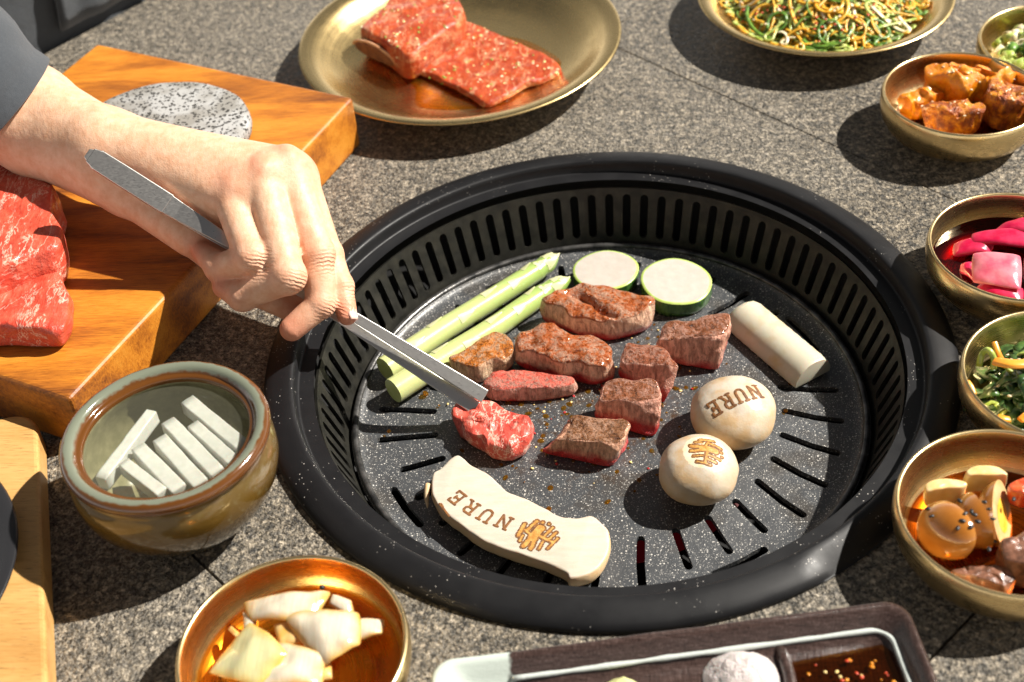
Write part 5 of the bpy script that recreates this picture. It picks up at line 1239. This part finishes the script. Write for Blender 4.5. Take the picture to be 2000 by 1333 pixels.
for ins, z in prof:
    for p in base_loop:
        # inset toward the inside along both axes
        q = V((ins+(p.x)*(TW-2*ins)/TW, ins+p.y*(TH-2*ins)/TH, 0)); wv_ = .07*fnoise(V((q.x, q.y, 0)), .35, 2)
        w_ = tl+ux*q.x+uy*q.y; vs.append((w_.x, w_.y, z+(wv_ if z > .3 else 0)))
        pale.append(max(0, 1-math.hypot((q.x-.2)/7.2, (q.y-.3)/4.4)))
for j in range(len(prof)-1):
    for k in range(N): fs.append((j*N+k, j*N+(k+1) % N, (j+1)*N+(k+1) % N, (j+1)*N+k))
fs.append(tuple(range((len(prof)-1)*N, len(prof)*N)))
make('tray_body', vs, fs, 'tray', tray, attrs=dict(pale=pale))
ln_ = [V((1.0+p.x*(TW-2.0)/TW, 1.0+p.y*(TH-2.0)/TH, 0)) for p in base_loop]; ln_ = [(tl+ux*p.x+uy*p.y) for p in ln_ if p.x > 3.6]
i0 = max(range(len(ln_)), key=lambda i: (ln_[i]-ln_[i-1]).length); ln_ = ln_[i0:]+ln_[:i0]
make('pale_line', *tube([V((p.x, p.y, 1.03+.03*noise.noise(p*.8))) for p in ln_], [.125+.05*noise.noise(p*1.1) for p in ln_], 10), 'white_line', tray)
dv = at(1530, 1290, .9); dx = (dv-tl).dot(ux)
pts = [tl+ux*(dx+.12*math.sin(k))+uy*(1.1+k*(TH-2.2)/12) for k in range(13)]
make('divider', *tube([V((p.x, p.y, .72)) for p in pts], .30, 12), 'tray', tray, attrs=dict(pale=[0.]*13*12))
x0, x1 = dx+.25, TW-1.15; q = [(tl+ux*a+uy*b)[:2] for a, b in ((x0, 2.0), (x1-.4, 1.7), (x1, 2.2), (x1, TH-1.6), (x0, TH-1.6))]
finish(make('dipping_sauce', [(x, y, .86) for x, y in q], [tuple(range(len(q)))], 'soy_deep', base=(*q[0], .86), up=True), 'brown dipping sauce in the right compartment of the tray', 'sauce')
J = Join(); r = random.Random(6)
for i in range(70):
    x, y = r.uniform(x0+.6, x1-.4), r.uniform(2.3, 6); p = tl+ux*x+uy*y; s_ = r.uniform(.04, .11); J.add(ball((p.x, p.y, .87), s_*1.3, s_, s_*.5, rotq(r), 7, 4), r.randrange(3))
finish(make('sauce_flakes', J.v, J.f, None, base=(*q[0], .87), mats=['flake', 'chicken', 'garlic'], fmat=J.m), 'chili and garlic flakes floating in the dipping sauce', 'flakes', kind='stuff')
def pile(name, lab, cat, px, py, R, h, mat, grains):
    c = at(px, py, .65); r = random.Random(px); vs, fs = lathe([(R*(1-i/10), .63+h*(1-(1-i/10)**1.7)) for i in range(10)]+[(.001, .63+h)], 44, c[:2]); out = []
    for v in vs: p = V(v); out.append((p+noise.noise_vector(p*3.2)*.12)[:] if v[2] > .7 else v)
    J = Join().add((out, fs)); T_ = bvh(out, fs)
    for _ in range(grains):
        a, q = r.uniform(0, 6.28), math.sqrt(r.random())*R*1.0; h_, nn, _, _ = T_.ray_cast(V((c.x+q*math.cos(a), c.y+q*math.sin(a), 9)), V((0, 0, -1)))
        if h_ is not None: s_ = r.uniform(.05, .11); J.add(ball(h_, s_, s_*.8, s_*.8, rotq(r), 5, 3))
    finish(make(name, J.v, J.f, mat, base=(c.x, c.y, .6)), lab, cat)
pile('salt_pile', 'pinkish white coarse salt pile beside the tray divider', 'salt', 1448, 1328, 1.75, 1.0, 'salt', 0)
pile('wasabi_mound', 'pale yellow-green paste mound at the bottom photo edge', 'paste', 1215, 1360, 1.0, .6, 'wasabi', 0)

# ------------------------------------------------------------------ cooking residue on the plate
r = random.Random(21); J = Join(); K_ = Join()
for i in range(150):
    a = r.gauss(0, 1); b = r.gauss(0, 1); x, y = -1.0+a*3.6, .6+b*3.0
    s_ = r.uniform(.03, .10); J.add(ball((x, y, PZ+.06), s_*1.3, s_, s_*.6, rotq(r), 6, 4), r.randrange(3))
for i in range(170):
    x, y = -.5+r.gauss(0, 1)*4.2, .3+r.gauss(0, 1)*3.6
    s_ = r.uniform(.05, .20); K_.add(ball((x, y, PZ+.05), s_*1.2, s_, s_*.35, rotq(r), 10, 6))
finish(make('meat_crumbs', J.v, J.f, None, base=(0, 0, PZ), mats=['burn', 'cubeA', 'garlic'], fmat=J.m), 'brown crumbs scattered round the meat on the plate', 'crumbs', kind='stuff')
finish(make('fat_droplets', K_.v, K_.f, 'oil', base=(0, 0, PZ)), 'clear fat droplets glistening round the meat on the plate', 'fat droplets', kind='stuff')
